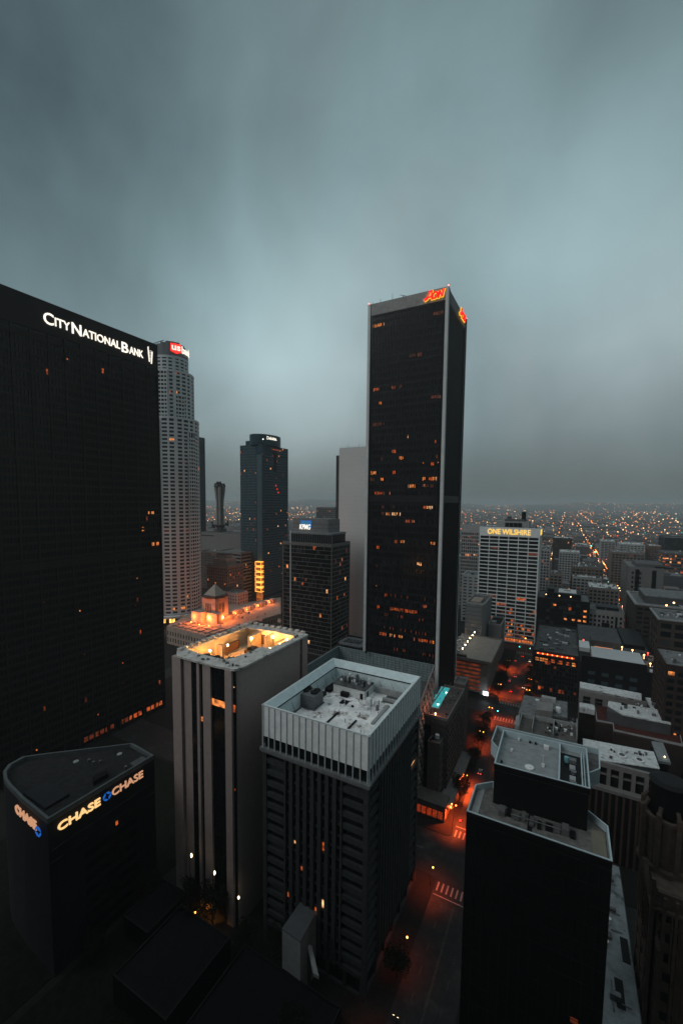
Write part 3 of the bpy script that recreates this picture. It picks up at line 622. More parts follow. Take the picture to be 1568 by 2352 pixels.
# ================================================================== ROUND STEPPED TOWER
def roundtower():
    cx, cy = -419.6, 350.6
    t = thing('round_skyscraper', 'tallest pale round skyscraper stepping in towards its top with a red and white bank sign', 'skyscraper', (cx, cy, 0))
    rg = random.Random(4); W = pm('tower_granite', (.52, .55, .55), .85, 0, .12, .05)
    va = math.atan2(-cy, -cx)
    levels = [(30.6, 0, 239, 52, 24), (25.6, 239, 292, 12, 22), (19.7, 292, 309, 4, 18)]
    core = MB(); fr = MB(); cells = []
    for r, z0, z1, nf, n in levels:
        core.cyl(cx, cy, r-.7, z0, z1, 48)
        dz = (z1-z0-(14 if z0 == 0 else 1))/nf; zb = z0+(12 if z0 == 0 else 0)
        def ringq(ra, rb, za, zb_, m=48): 
            for k in range(m):
                a0, a1 = 2*math.pi*k/m, 2*math.pi*(k+1)/m
                fr.prism([(cx+rr*math.cos(a), cy+rr*math.sin(a)) for rr, a in ((ra, a0), (rb, a0), (rb, a1), (ra, a1))], za, zb_)
        for j in range(nf): ringq(r-.9, r, zb+j*dz, zb+j*dz+1.9, 32)
        ringq(r-.9, r+.25, z1-1.6, z1+.9, 32)
        for i in range(n):
            a = va+2*math.pi*(i+.5)/n; hw = .95/r*1.0; hw = 1.1/r if i % 3 else 1.9/r
            fr.prism([(cx+rr*math.cos(q), cy+rr*math.sin(q)) for rr, q in ((r-.9, a-hw), (r+.06, a-hw), (r+.06, a+hw), (r-.9, a+hw))], zb, z1-1.6)
            if math.cos(a+math.pi/n-va) > -.15:
                for j in range(nf): cells.append((r, a, 2*math.pi/n, zb+j*dz+1.9, zb+(j+1)*dz))
    core.build('wall', GLASS, t); fr.build('facade_frame', W, t)
    # square bays breaking the curve on the near side
    by = MB(); bg = MB()
    for r, zt_, off in ((30.6, 236, -.62), (25.6, 290, -.35), (25.6, 264, .35), (30.6, 224, .75)):
        a = va+off; ux, uy = math.cos(a), math.sin(a); px_, py_ = -uy, ux
        def Q(d0, d1, h0, h1, z0, z1, mb): mb.prism([(cx+ux*d+px_*h, cy+uy*d+py_*h) for d, h in ((d0, h0), (d1, h0), (d1, h1), (d0, h1))], z0, z1)
        Q(r-6, r+.6, -5, 5, 12, zt_, bg)
        for j in range(int((zt_-12)/4.34)): Q(r-5, r+1.1, -5.3, 5.3, 12+j*4.34, 12+j*4.34+1.9, by)
        for h in (-5.3, -2.3, 1.5, 4.6): Q(r-5, r+1.2, h, h+.8, 12, zt_+.5, by)
        Q(r-6, r+1.25, -5.4, 5.4, zt_, zt_+1.5, by)
    bg.build('bay_glazing', GLASS, t); by.build('bay_frame', W, t)
    # dark mechanical bands and lit ones
    rest = MB(); n = 0; rg.shuffle(cells)
    for r, a, da, z0, z1 in cells:
        on = rg.random() < .035
        k = 1.15/r; p = [(cx+rr*math.cos(q), cy+rr*math.sin(q)) for rr, q in ((r-.72, a+k), (r-.55, a+k), (r-.55, a+da-k), (r-.72, a+da-k))]
        if on and rg.random() < .5: p = p[:1]+[p[1]]+[((p[1][0]*.6+p[2][0]*.4), (p[1][1]*.6+p[2][1]*.4)), ((p[0][0]*.6+p[3][0]*.4), (p[0][1]*.6+p[3][1]*.4))]
        if n < 100: MB().prism(p, z0, z1-.02).build('lit_window' if on else 'window', rg.choice([LITS[0], LITS[1], LITS[0], LITS[3]]) if on else pm('teal_glass', (.03, .045, .05), .2), t); n += 1
        elif on: MB().prism(p, z0, z1-.02).build('lit_window', rg.choice([LITS[0], LITS[1], LITS[3]]), t)
        else: rest.prism(p, z0, z1-.02)
    rest.build('window', pm('teal_glass', (.03, .045, .05), .2), t, kind='stuff')
    cr = MB(); r = 19.6
    for k in range(40):
        a0, a1 = 2*math.pi*k/40, 2*math.pi*(k+1)/40; s = math.cos((a0+a1)/2-va-.1); h = 331.5 if s > .3 else 334-5*(1-abs(s))
        h = 317+8.5*round(max(0, s)*6)/6
        cr.prism([(cx+rr*math.cos(a), cy+rr*math.sin(a)) for rr, a in ((2, a0), (r-.3*(k % 2), a0), (r-.3*(k % 2), a1), (2, a1))], 309.6, h)
    cr.build('crown', pm('crown_granite', (.17, .18, .185), .85, 0, .15, .1), t)
    MB().tube((cx-19, cy-12, 327.4), (cx+6, cy-14, 327.4), .45).tube((cx, cy-8, 325), (cx, cy-13, 328), .5).build('window_crane', STEEL, t)
    MB().tube((cx+18, cy-4, 317), (cx+18, cy-4, 328), .2).build('antenna', STEEL, t)
    # sign wraps round the crown
    def cv(u, z, d): a = va+u/19.7; return (cx+(19.8+d)*math.cos(a), cy+(19.8+d)*math.sin(a), z)
    ws = em('sign_white', (1, .93, .8), 1.25); rs = em('sign_shield_red', (1, .02, .01), 2.2)
    f = Face('-Y', 0)
    sg = MB(); n = 8; u0, u1 = .4, 11.8
    for i in range(n):
        ua, ub = u0+(u1-u0)*i/n, u0+(u1-u0)*(i+1)/n
        za = 314.8-2.2*(1-abs((ua-u0)/(u1-u0)*2-1)); zb = 314.8-2.2*(1-abs((ub-u0)/(u1-u0)*2-1))
        k = len(sg.v); sg.v += [cv(ua, za, .5), cv(ub, zb, .5), cv(ub, 323.4, .5), cv(ua, 323.4, .5)]; sg.f.append((k, k+1, k+2, k+3))
    sg.build('sign_shield', rs, t)
    sign('sign_letters', t, 'us', ws, f, 1.4, 10.9, 316.0, 321.2, .8, .02, curve=cv)
    sign('sign_letters', t, 'bank', ws, f, 12.4, 29.0, 314.4, 322.6, .8, .02, curve=cv)
    # podium
    MB().cyl(cx, cy, 36, 9, 11.5, 40).build('podium_canopy', W, t); MB().cyl(cx, cy, 34, .5, 4, 40).build('podium_wall', BLACK, t)
    for k in range(26):
        a = va-1.3+k*.1
        if rg.random() < .8: MB().prism([(cx+rr*math.cos(q), cy+rr*math.sin(q)) for rr, q in ((33.5, a), (34.3, a), (34.3, a+.07), (33.5, a+.07))], 4, 8.6).build('lobby_window', em('lobby_light', (1, .4, .08), 2.6, .5, .2), t)
roundtower()
# ================================================================== CURVED-TOP GLASS TOWER
def glasstower():
    x0, x1, y0, y1 = -427, -386, 477, 540; z = 226
    t = thing('glass_tower', 'blue black glass tower with a curved crown, small white sign and lit lantern foot', 'office tower', (-406, 508, 0))
    rg = random.Random(8); g2 = pm('blue_glass', (.02, .055, .075), .2, .1, .3, .1); fm = pm('blue_granite', (.06, .105, .125), .6, .1, .2, .2)
    B(x0+.5, x1-.5, y0+.5, y1-.5, 0, z).build('wall', g2, t)
    up = MB(); up.box(x0+9, x1-4, y0+2, y1-14, z, z+7); up.build('shoulder_block', g2, t)
    cr = MB(); pl = []
    for k in range(25): a = math.pi*2*k/24; pl.append((-400+19*math.cos(a)*(1.0), 502+28*math.sin(a)))
    cr.prism(pl[:-1], z, z+15.5); cr.build('crown', pm('crown_glass', (.02, .055, .07), .25, .1, .15, .1), t)
    B(-403, -399, 496, 500, z+15.5, z+17.5).build('roof_equipment', STEEL, t)
    fr = MB(); cells = []
    f = Face('-Y', y0+.5)
    cells += grid(fr, f, x0, x0+30, 8, z, 13, 56, .7, 1.3, .5, .45)
    f.box(fr, x1-9, x1, 0, z-14, -.2, 1.6)
    f = Face('+X', x1-.5)
    cells += grid(fr, f, y0, y0+26, 8, z-12, 10, 53, .15, 1.7, .5, .45); cells += grid(fr, f, y0+34, y1, 8, z, 12, 56, .5, 1.5, .5, .45)
    cells += grid(fr, f, y0+26, y0+34, 8, 190, 3, 47, .15, 1.7, .5, .45)
    for fc, a, b in ((Face('-Y', y0+.5), x0, x1), (Face('+X', x1-.5), y0, y1)): fc.box(fr, a, b, 0, 3, -.1, .4)
    fr.build('facade_frame', fm, t); B(x0+30, x1-9, y0+.2, y0+.5, 0, z-16).build('recess', BLACK, t); B(x1-.5, x1-.2, y0+26, y0+34, 190, z-6).build('recess', BLACK, t)
    wins(t, cells, g2, .03, 100, rg, .12)
    B(x0, x1, y0, y1, z, z+.6).build('roof', ROOFD, t)
    for i in range(8): y = 500+i*3; pane('lit_window', t, LITS[1], x1-.1, x1+.1, y, y+2, z-4.5, z-3.4)
    for i in range(3): y = 508+i*3; pane('lit_window', t, em('red_window', (1, .03, .01), 1.2), x1-.1, x1+.1, y, y+2.2, 168-i*5, 170-i*5)
    def cv(u, zz, d): a = u; return (-400+(19.1+d)*math.cos(a), 502+(28.1+d)*math.sin(a), zz)
    sign('sign_letters', t, 'Deloitte.', em('sign_white', (1, .93, .8), 1.25), Face('-Y', 0), -.62, .05, z+8.2, z+12.8, .5, .015, curve=cv)
    MB().ball(*cv(-.85, z+8, .6), .8).build('beacon', em('beacon_white', (1, .9, .8), 3), t)
    # lantern at the corner
    lx, ly = x1-3, y0-2.5
    for k in range(6):
        zz = 14+k*7.6; MB().box(lx-5.5, lx+5.5, ly-4, ly+2, zz, zz+.9).box(lx-5.5, lx-5, ly-4, ly-3.5, zz+.9, zz+6).box(lx+5, lx+5.5, ly-4, ly-3.5, zz+.9, zz+6).box(lx-5.5, lx+5.5, ly-4, ly+2, zz+5.6, zz+6.3).build('lantern_frame', em('lantern_edge', (1, .4, .06), 2.2), t)
        B(lx-5, lx+5, ly-3.5, ly+2, zz+.9, zz+5.6).build('lantern_glass', em('lantern_glow', (1, .25, .04), .3, .7, .3), t)
    B(lx-4, lx+4, ly-3, ly+2, 0, 12).build('lantern_base', em('lantern_glow', (1, .25, .04), .3, .7, .3), t)
    # dim office rows low on the right side
glasstower()
# ================================================================== BANDED TOWER WITH BLUE SIGN
def banded():
    x0, x1, y0, y1, z = -242, -188, 331, 366.5, 106
    t = tower('banded_tower', 'dark tower ringed by thin pale floor lines, blue and white sign on top', x0, x1, y0, y1, z, pm('band_metal', (.16, .16, .155), .7, .1, .3, .5), GLASS, ('-Y', '+X'), 25, {'-Y': 30, '+X': 20}, 0, .42, cat='office tower', lit=.03, cap=130, ph=.9, rng=random.Random(13), roofn=0, roofm=ROOFD)
    B(x0+6, x1-3, y0+4, y1-3, z, z+8.5).build('upper_storey', GLASS, t)
    fr = MB(); 
    for i in range(24): fr.box(x0+6+i*2, x0+6.25+i*2, y0+3.8, y0+4, z+.1, z+8.4)
    fr.box(x0+5.6, x1-2.6, y0+3.6, y1-2.6, z+8.5, z+10.2); fr.build('upper_frame', pm('fascia', (.22, .23, .23), .8), t)
    pm2 = pm('plant_concrete', (.2, .2, .205), .85, 0, .2, .3)
    q = MB(); q.box(x0+5, x1-9, y0+9, y1-4, z+10.2, z+22.5); q.build('plant_box', pm2, t)
    q = MB()
    for zz in (z+14, z+18): q.box(x0+4.9, x1-8.9, y0+8.85, y1-4, zz, zz+.3)
    q.build('plant_joints', MIDG, t)
    B(x0+5.6, x1-9.6, y0+9.6, y1-4.6, z+22.5, z+22.9).build('roof', ROOFM, t)
    B(x0+8.2, x0+9, y0-.6, y0-.1, 0, z+12).build('vertical_rail', FIN, t)
    f = Face('-Y', y0+9); bl = em('sign_blue', (.05, .28, .5), .45); be = em('sign_blue_edge', (.01, .15, .7), .9)
    xa = at_y(703, 1205, y0+9).x
    for i in range(4):
        a = xa-6.2+i*3.1+.4; pane('sign_square', t, be, a-.12, a+2.9, y0+8.45, y0+8.6, z+14.6, z+21); pane('sign_square', t, bl, a+.1, a+2.65, y0+8.3, y0+8.44, z+14.9, z+20.7)
    sign('sign_letters', t, 'KPMG', em('sign_white', (1, .93, .8), 1.25), f, xa-7, xa+5.6, z+12.6, z+17.6, .95, .012, shear=.2)
banded()
# ================================================================== BLANK PALE SLAB BEHIND
def slab():
    z = 203; t = thing('slab_tower', 'pale windowless slab tower standing behind the very tall black skyscraper', 'office tower', (-195, 420, 0))
    pc = pm('slab_panel', (.52, .53, .53), .85, 0, .08, .02)
    B(-218.8, -165, 400, 440, 0, z).build('wall', pc, t)
    jt = MB()
    for k in range(1, 48): jt.box(-218.85, -165, 399.96, 400, k*4.2, k*4.2+.12)
    jt.build('panel_joints', pm('joint', (.4, .41, .41), .9), t)
    B(-224.7, -218.9, 404, 436, 0, z-7).build('dark_wing', BLACK, t)
    f = MB()
    for i in range(4): f.box(-224.6+i*1.5, -224.2+i*1.5, 403.7, 404, 0, z-7)
    f.build('wing_fins', STEEL, t)
    r = MB(); 
    for k in range(26): r.tube((-218+k*2, 400.4, z), (-218+k*2, 400.4, z+1.3), .08, 4)
    r.tube((-218, 400.4, z+1.3), (-166, 400.4, z+1.3), .08, 4); r.build('railing', STEEL, t)
    for x in (-209, -196): MB().tube((x, 401, z), (x, 401, z+4), .15).tube((x, 401, z+4), (x+1.2, 401, z+4.6), .15).build('antenna', STEEL, t)
    B(-218, -166, 401, 439, z, z+.3).build('roof', ROOFM, t)
    p = thing('round_cornered_pavilion', 'low dark block with stacked rounded roofs at the foot of the pale slab tower', 'building', (-150, 330, 0))
    cxx, cyy = gp(815, 1472, 25)
    for r_, za, zb in ((15, 0, 16), (17, 16, 17.2), (12, 17.2, 23), (13.2, 23, 24)):
        pl = [(cxx+r_*(1 if math.cos(a) > 0 else -1)*abs(math.cos(a))**.5, cyy+r_*.8*(1 if math.sin(a) > 0 else -1)*abs(math.sin(a))**.5) for a in [2*math.pi*(k+.5)/24 for k in range(24)]]
        MB().prism(pl, za, zb).build('roof_tier' if zb in (17.2, 24) else 'wall', ROOFM if zb in (17.2, 24) else BLACK, p)
    for i in range(5): B(cxx-9+i*3.2, cxx-7+i*3.2, cyy-4, cyy+4, 24, 25).build('roof_housing', MIDG, p)
slab()
# ================================================================== OFFICE TOWER WITH YELLOW NAME
def onew():
    y = 464.5; x0, x1, y1 = -80.8, -23.8, 500; z = 120
    t = tower('office_tower', 'pale gridded office tower with wide black windows and a yellow glowing name along its top', x0, x1, y, y1, z, pm('pale_frame', (.66, .7, .7), .85, 0, .1, .3), GLASS, ('-Y', '+X'), 27, {'-Y': 6, '+X': 4}, .7, 1.0, cat='office tower', base=5, top=8.5, lit=.05, cap=170, ph=.8, rng=random.Random(31), roofn=6, deep=.7, mats=[LITS[1], LITS[3], LITS[3], LITS[1], LITS[0]], rowbias=.25, roofm=ROOFM)
    ye = em('sign_amber', (1, .6, .12), 1.2)
    f = Face('-Y', y)
    sign('sign_letters', t, 'ONE WILSHIRE', ye, f, -73.2, -31.6, 113.4, 119.0, .9, .016)
    sign('sign_letters', t, 'ONE WILSHIRE', ye, Face('+X', x1), y+6, y1-6, 113.4, 119.0, .9, .03)
    for i in range(20):
        x = x0+2+i*2.7; pane('lit_window', t, em('lobby_red', (1, .22, .05), .6, .6, .4), x, x+2, y-.75, y-.6, .8, 4.2)
    rr = random.Random(8)
    for k in range(46):
        i = rr.randrange(6); j = int(rr.random()**1.6*9); x = x0+1+i*9.5+rr.uniform(0, 6); pane('lit_window', t, rr.choice([LITS[1], LITS[1], LITS[3], LITS[0]]), x, x+rr.uniform(1, 3), y-.12, y-.02, 6.4+j*3.94, 8.6+j*3.94)
    q = MB(); q.box(-66, -34, y+6, y1-4, z, z+7); q.build('penthouse', PALE, t)
    q = MB()
    for i in range(4): q.box(-57+i*4.2, -53.2+i*4.2, y+5.7, y+6, z+1.2, z+5.6)
    q.build('louvre', BLACK, t)
    B(-58, -38, y+8, y1-6, z+7, z+9).build('roof_housing', MIDG, t); B(-42, -38, y+14, y+18, z+9, z+17).build('roof_mast_frame', BLACK, t); B(-56, -52, y+12, y+16, z+9, z+12).build('roof_housing', MIDG, t)
    for x, h in ((-78, 2), (-70, 3), (-30, 2.5), (-36, 7)): MB().tube((x, y+6, z), (x, y+6, z+h+2), .2).build('antenna', STEEL, t)
onew()
# ================================================================== GLASS-SCREEN BUILDING BEHIND THE CENTRAL TOWER
def screenb():
    x0, x1, y0, y1, zr, zt = -116, -57.8, 176, 213, 50, 60
    t = thing('screened_block', 'blue grey block with tall gridded roof screen and sloping chequered side behind the middle tower', 'building', (-87, 195, 0))
    B(x0, x1-.3, y0, y1, 0, zr).build('wall', MIDG, t)
    gl = pm('screen_panel', (.16, .21, .22), .5, .1, .3, .5)
    s = MB(); s.box(x0, x0+.4, y0, y1, zr, zt); s.box(x0+.4, x1, y1-.4, y1, zr, zt); s.build('roof_screen', gl, t)
    fr = MB()
    f = Face('-Y', y1-.4)
    grid(fr, f, x0+.4, x1, zr+.3, zt, 26, 7, .3, .3, .35, .3)
    f = Face('+X', x0+.4); grid(fr, f, y0, y1-.4, zr+.3, zt, 16, 7, .3, .3, .35, .3)
    f = Face('-X', x0); grid(fr, f, y0, y1, zr+.3, zt, 16, 7, .3, .3, .35, .3)
    fr.build('screen_grid', pm('screen_bar', (.24, .3, .31), .6, .1), t)
    # sloping side wall
    w = MB(); w.hexa([(x1-.3, y0, 0), (x1, y0, 0), (x1, y1, 0), (x1-.3, y1, 0), (x1-.3, y0, 44), (x1, y0, 44), (x1, y1, zt), (x1-.3, y1, zt)]); w.build('side_wall', pm('side_concrete', (.3, .28, .27), .9), t)
    c = MB(); sbm = pm('side_block', (.42, .37, .33), .9)
    for j in range(16):
        zz = 2+j*3.5; 
        for i in range(15):
            y = y0+.8+i*2.42; top = 44+16*(y-y0)/(y1-y0)
            if zz+2.4 < top-.8:
                if (i+j) % 2: pane('side_block', t, sbm, x1, x1+.5, y, y+1.9, zz, zz+2.2)
                else: c.box(x1, x1+.05, y, y+1.9, zz, zz+2.2)
    c.build('side_windows', GLASS, t)
    B(x0+.4, x1-.3, y0, y1-.4, zr, zr+.2).build('roof', ROOFD, t)
    clutter(t, x0+3, x1-6, y0+2, y1-4, zr+.2, 14, random.Random(9), 4)
    tb = B(-97, -96, y1-3, y1-2, zt, zt+1.4).build('roof_housing', BLACK, t)
screenb()
# ================================================================== POOL-ROOF BUILDING
def poolb():
    x0, x1, y0, y1, z = -57.3, -46.2, 196, 234, 40.2
    t = thing('hotel_block', 'narrow dark block beside the street with a lit turquoise swimming pool on its roof', 'building', (-51, 215, 0))
    rg = random.Random(17); st = pm('hotel_wall', (.1, .09, .085), .9, 0, .3, .4)
    B(x0, x1, y0, y1, 0, z).build('wall', st, t)
    fr = MB(); f = Face('+X', x1); cells = grid(fr, f, y0, y1, 6, z-2, 12, 10, .8, 1.3, .35, .3)
    f2 = Face('-Y', y0); 
    for j in range(9): f2.box(fr, x0+7.5, x0+10.6, 5+j*3.6, 6.6+j*3.6, -.1, .35)
    f2.box(fr, x0+3.4, x0+4.2, 0, z-1.5, -.1, .8); f2.box(fr, x0+4.2, x1, z-3, z, -.1, .5)
    fr.build('facade_frame', st, t); wins(t, cells, GLASS, .02, 40, rg)
    B(x0-.05, x0+3.4, y0-.3, y0+1, 0, z-4).build('dark_bay', BLACK, t)
    parapet(t, x0, x1, y0, y1, z, 1.1, .35, pm('hotel_parapet', (.2, .185, .18), .9), pm('deck', (.1, .085, .08), .9, 0, .5, 1.5), 0)
    B(x0+5, x1+.3, y1, y1+9, 0, z+3).build('rear_block', st, t); parapet(t, x0+5, x1+.3, y1, y1+9, z+3, 1, .3, pm('hotel_parapet', (.2, .185, .18), .9), ROOFD)
    # pool with a step in its outline
    m = bpy.data.materials.new('pool_water'); m.use_nodes = True; b = m.node_tree.nodes['Principled BSDF']; b.inputs['Base Color'].default_value = (.05, .5, .5, 1); b.inputs['Roughness'].default_value = .08
    n = m.node_tree.nodes; l = m.node_tree.links; nz = n.new('ShaderNodeTexNoise'); nz.inputs['Scale'].default_value = 1.5; bp = n.new('ShaderNodeBump'); bp.inputs['Strength'].default_value = .3; l.new(nz.outputs[0], bp.inputs['Height']); l.new(bp.outputs[0], b.inputs['Normal'])
    b.inputs['Emission Color'].default_value = (.08, .62, .66, 1); b.inputs['Emission Strength'].default_value = .36; m.cycles.emission_sampling = 'NONE'
    sx = .45
    P = [gp(574.2+.3296*a, 1435.4+.3296*c, z) for a, c in ((1332, 432), (1392, 445), (1312, 586), (1254, 575), (1283, 512), (1290, 486), (1302, 488))]
    MB().prism(P, z+.05, z+.32).build('swimming_pool', m, t)
    cp = MB()
    for a, b2 in zip(P, P[1:]+P[:1]):
        d = Vector((b2[0]-a[0], b2[1]-a[1])).normalized(); nn = Vector((-d.y, d.x))*.18; cp.prism([(a[0]+nn.x, a[1]+nn.y), (b2[0]+nn.x, b2[1]+nn.y), (b2[0]-nn.x, b2[1]-nn.y), (a[0]-nn.x, a[1]-nn.y)], z+.04, z+.45)
    cp.build('pool_edge', pm('pool_coping', (.3, .4, .4), .8), t)
    for a, c in ((1365, 475), (1308, 556)):
        x, y = gp(574.2+.3296*a, 1435.4+.3296*c, z); MB().cyl(x, y, .42, z+.33, z+.4, 12).build('pool_light', em('pool_lamp', (.75, 1, .8), 6), t); lamp('pool_lamp', x, y, z+1, 60, (.6, 1, .9), .3)
    x, y = gp(574.2+.3296*1290, 1435.4+.3296*622, z+1.5); MB().tube((x, y, z), (x, y, z+1.6), .08).ball(x, y, z+1.8, .35).build('roof_lamp', em('roof_lamp_orange', (1, .33, .12), 22), t); lamp('terrace_light', x, y, z+2.6, 900, (1, .2, .08), .3)
    for k in range(30):
        x, y = rg.uniform(x0+.8, x1-1.2), rg.uniform(y0+2, y1-1)
        p = Vector((x, y)); 
        if any((Vector(q)-p).length < 2.5 for q in P): continue
        B(x, x+rg.uniform(.3, .9), y, y+rg.uniform(.3, 1.2), z, z+rg.uniform(.3, .9)).build('roof_furniture', rg.choice([MIDG, PALE, BLACK]), t)
    x, y = gp(1020, 1672, z-7); MB().cyl(-50.2, y0-3, 1.0, z-8.2, z-6.4, 14).build('tank', WHITE, t)
    # lower front shaft with plant on top
    B(x0+3.4, x1-1.8, y0-6, y0-.31, 0, z-9).build('front_wall', st, t)
    for k in range(9): x, y = rg.uniform(x0+4, x1-3), rg.uniform(y0-5.6, y0-1.4); B(x, x+.9, y, y+.8, z-9, z-9+rg.uniform(.5, 1.8)).build('roof_equipment', rg.choice([MIDG, PALE, BLACK]), t)
    fr = MB(); f3 = Face('+X', x1-1.8)
    for j in range(8): f3.box(fr, y0-5.6, y0-.6, 3+j*3.6, 4.5+j*3.6, -.1, .4)
    fr.build('balcony', MIDG, t)
    B(-60, -42.6, 181, 189.9, 0, 7.5).build('podium', st, t); B(-47, -40.6, 184, 232, 5.2, 5.8).build('awning', pm('canopy', (.16, .15, .15), .9, 0, .4, 1), t)
    for i in range(5): B(-56+i*2.6, -54+i*2.6, 180.7, 181, 1.2, 4.6).build('shop_window', em('shop_glow', (1, .1, .02), .22, .7, 1.5), t)
poolb()
# ================================================================== LOW ANGLED BUILDING WITH ROOF SIGNS (near left)
def signblock():
    z = 50.7
    P = [(-144.2, 99.0), (-130.3, 97.9), (-130.4, 61.8)]+[gp(*q, z) for q in ((49, 1835), (20, 1805), (10, 1791), (8, 1774), (20, 1757.6), (53, 1739.5), (86, 1734.6))]
    t = thing('angled_office_block', 'dark low office block at lower left with angled roof and glowing bank name signs', 'building', (-148, 78, 0))
    dk = pm('block_cladding', (.017, .019, .023), .7, 0, .2, .3)
    MB().prism(P, 0, z-1.2).build('wall', dk, t)
    rim = MB(); cx, cy = -146, 80; inn = [(cx+(x-cx)*.955, cy+(y-cy)*.955) for x, y in P]
    n = len(P)
    for i in range(n): j = (i+1) % n; rim.prism([P[i], P[j], inn[j], inn[i]], z-1.2, z+.4)
    rim.build('parapet', pm('parapet_metal', (.09, .105, .11), .7, .1, .2, .6), t)
    MB().prism(inn, z-1.2, z-.9).build('roof', pm('tar_roof', (.02, .021, .022), .9, 0, .5, .5, .2), t)
    f = Face('+X', -130.35)
    b = MB(); f.box(b, 62.2, 97.7, 40.2, 40.9, -.1, .5); f.box(b, 62.2, 97.7, 36.6, 37.0, -.1, .4); b.build('band', dk, t)
    for j in range(8):
        pane('window_band', t, GLASS, -130.4, -130.2, 72, 90, 30.5-j*4.2, 32.5-j*4.2)
    MB().prism([(x*1.0, y) for x, y in [(-134.5, 91), (-131.8, 91), (-131.8, 96), (-134.5, 96)]], z-.9, z-.3).build('skylight', MIDG, t)
    rg = random.Random(2)
    for px, py, m in ((175, 1745, 0), (275, 1728, 0), (289, 1761, 1), (230, 1748, 1), (205, 1745, 1), (215, 1750, 1)):
        x, y = gp(px, py, z); (MB().cyl(x, y, .9, z-.9, z-.5, 12) if m == 0 else MB().cyl(x, y, .5, z-.9, z+.2, 10)).build('vent', PALE if m == 0 else STEEL, t)
    a = [gp(*q, z) for q in ((55, 1820), (109, 1793), (160, 1822), (105, 1855))]
    MB().prism(a, z-.9, z-.1).build('plant_deck', dk, t)
    a = [gp(*q, z) for q in ((213, 1790), (248, 1768), (248, 1780), (215, 1800))]; MB().prism(a, z-.9, z+.6).build('roof_hatch', BLACK, t)
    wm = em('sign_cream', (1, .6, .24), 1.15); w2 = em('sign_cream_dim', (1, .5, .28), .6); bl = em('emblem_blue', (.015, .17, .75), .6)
    p0 = at_x(130, 1915, -130.3); p1 = at_x(228, 1854, -130.3); p2 = at_x(312, 1797, -130.3)
    def oct_(u, zc, r, fc, m):
        for k in range(4):
            a0 = math.pi/4*(2*k)+math.pi/8; pts = []
            pc = [(1, .41), (.41, 1), (-.25, 1), (.36, .38)]
            mb = MB(); q = []
            c, s = math.cos(k*math.pi/2), math.sin(k*math.pi/2)
            for dd in (.3, .5):
                for (aa, bb) in pc:
                    uu = u+r*(aa*c-bb*s); zz = zc+r*(aa*s+bb*c); q.append((uu, fc.p+fc.n*dd, zz) if fc.ax == 'Y' else (fc.p+fc.n*dd, uu, zz))
            mb.hexa(q); mb.build('bank_emblem', m, t)
    zc = 46.9; hh = 2.6
    sign('sign_letters', t, 'CHASE', wm, f, 64.2, 77.2, zc-hh/2, zc+hh/2, .4, .02)
    oct_(79.6, zc, 1.35, f, bl)
    sign('sign_letters', t, 'CHASE', w2, f, 81.2, 92.8, zc-hh/2+.2, zc+hh/2+.2, .4, .012)  # repeated name added to imitate a reflection in window glass
    # end wall sign
    E0 = Vector(P[4]); E1 = Vector(P[3]); E2 = Vector(P[2]); L1 = (E1-E0).length; L2 = (E2-E1).length
    def cv(u, zz, d):
        q = u*(L1+L2); A_, B_, w_ = (E0, E1, q/L1) if q < L1 else (E1, E2, (q-L1)/L2)
        p = A_.lerp(B_, w_); dr = (B_-A_).normalized(); return (p.x+dr.y*d, p.y-dr.x*d, zz)
    sign('sign_letters', t, 'CHASE', w2, Face('-Y', 0), .27, .79, zc-1.5, zc+1.4, .4, .015, curve=cv)
    fb = Face('-Y', 61.1)
    oct_(-133.8, zc-.3, 1.5, Face('-Y', 61.2), bl)
    pane('lit_window', t, LITS[1], -130.3, -130.15, 82.4, 83.2, 34.5, 35.8)
signblock()
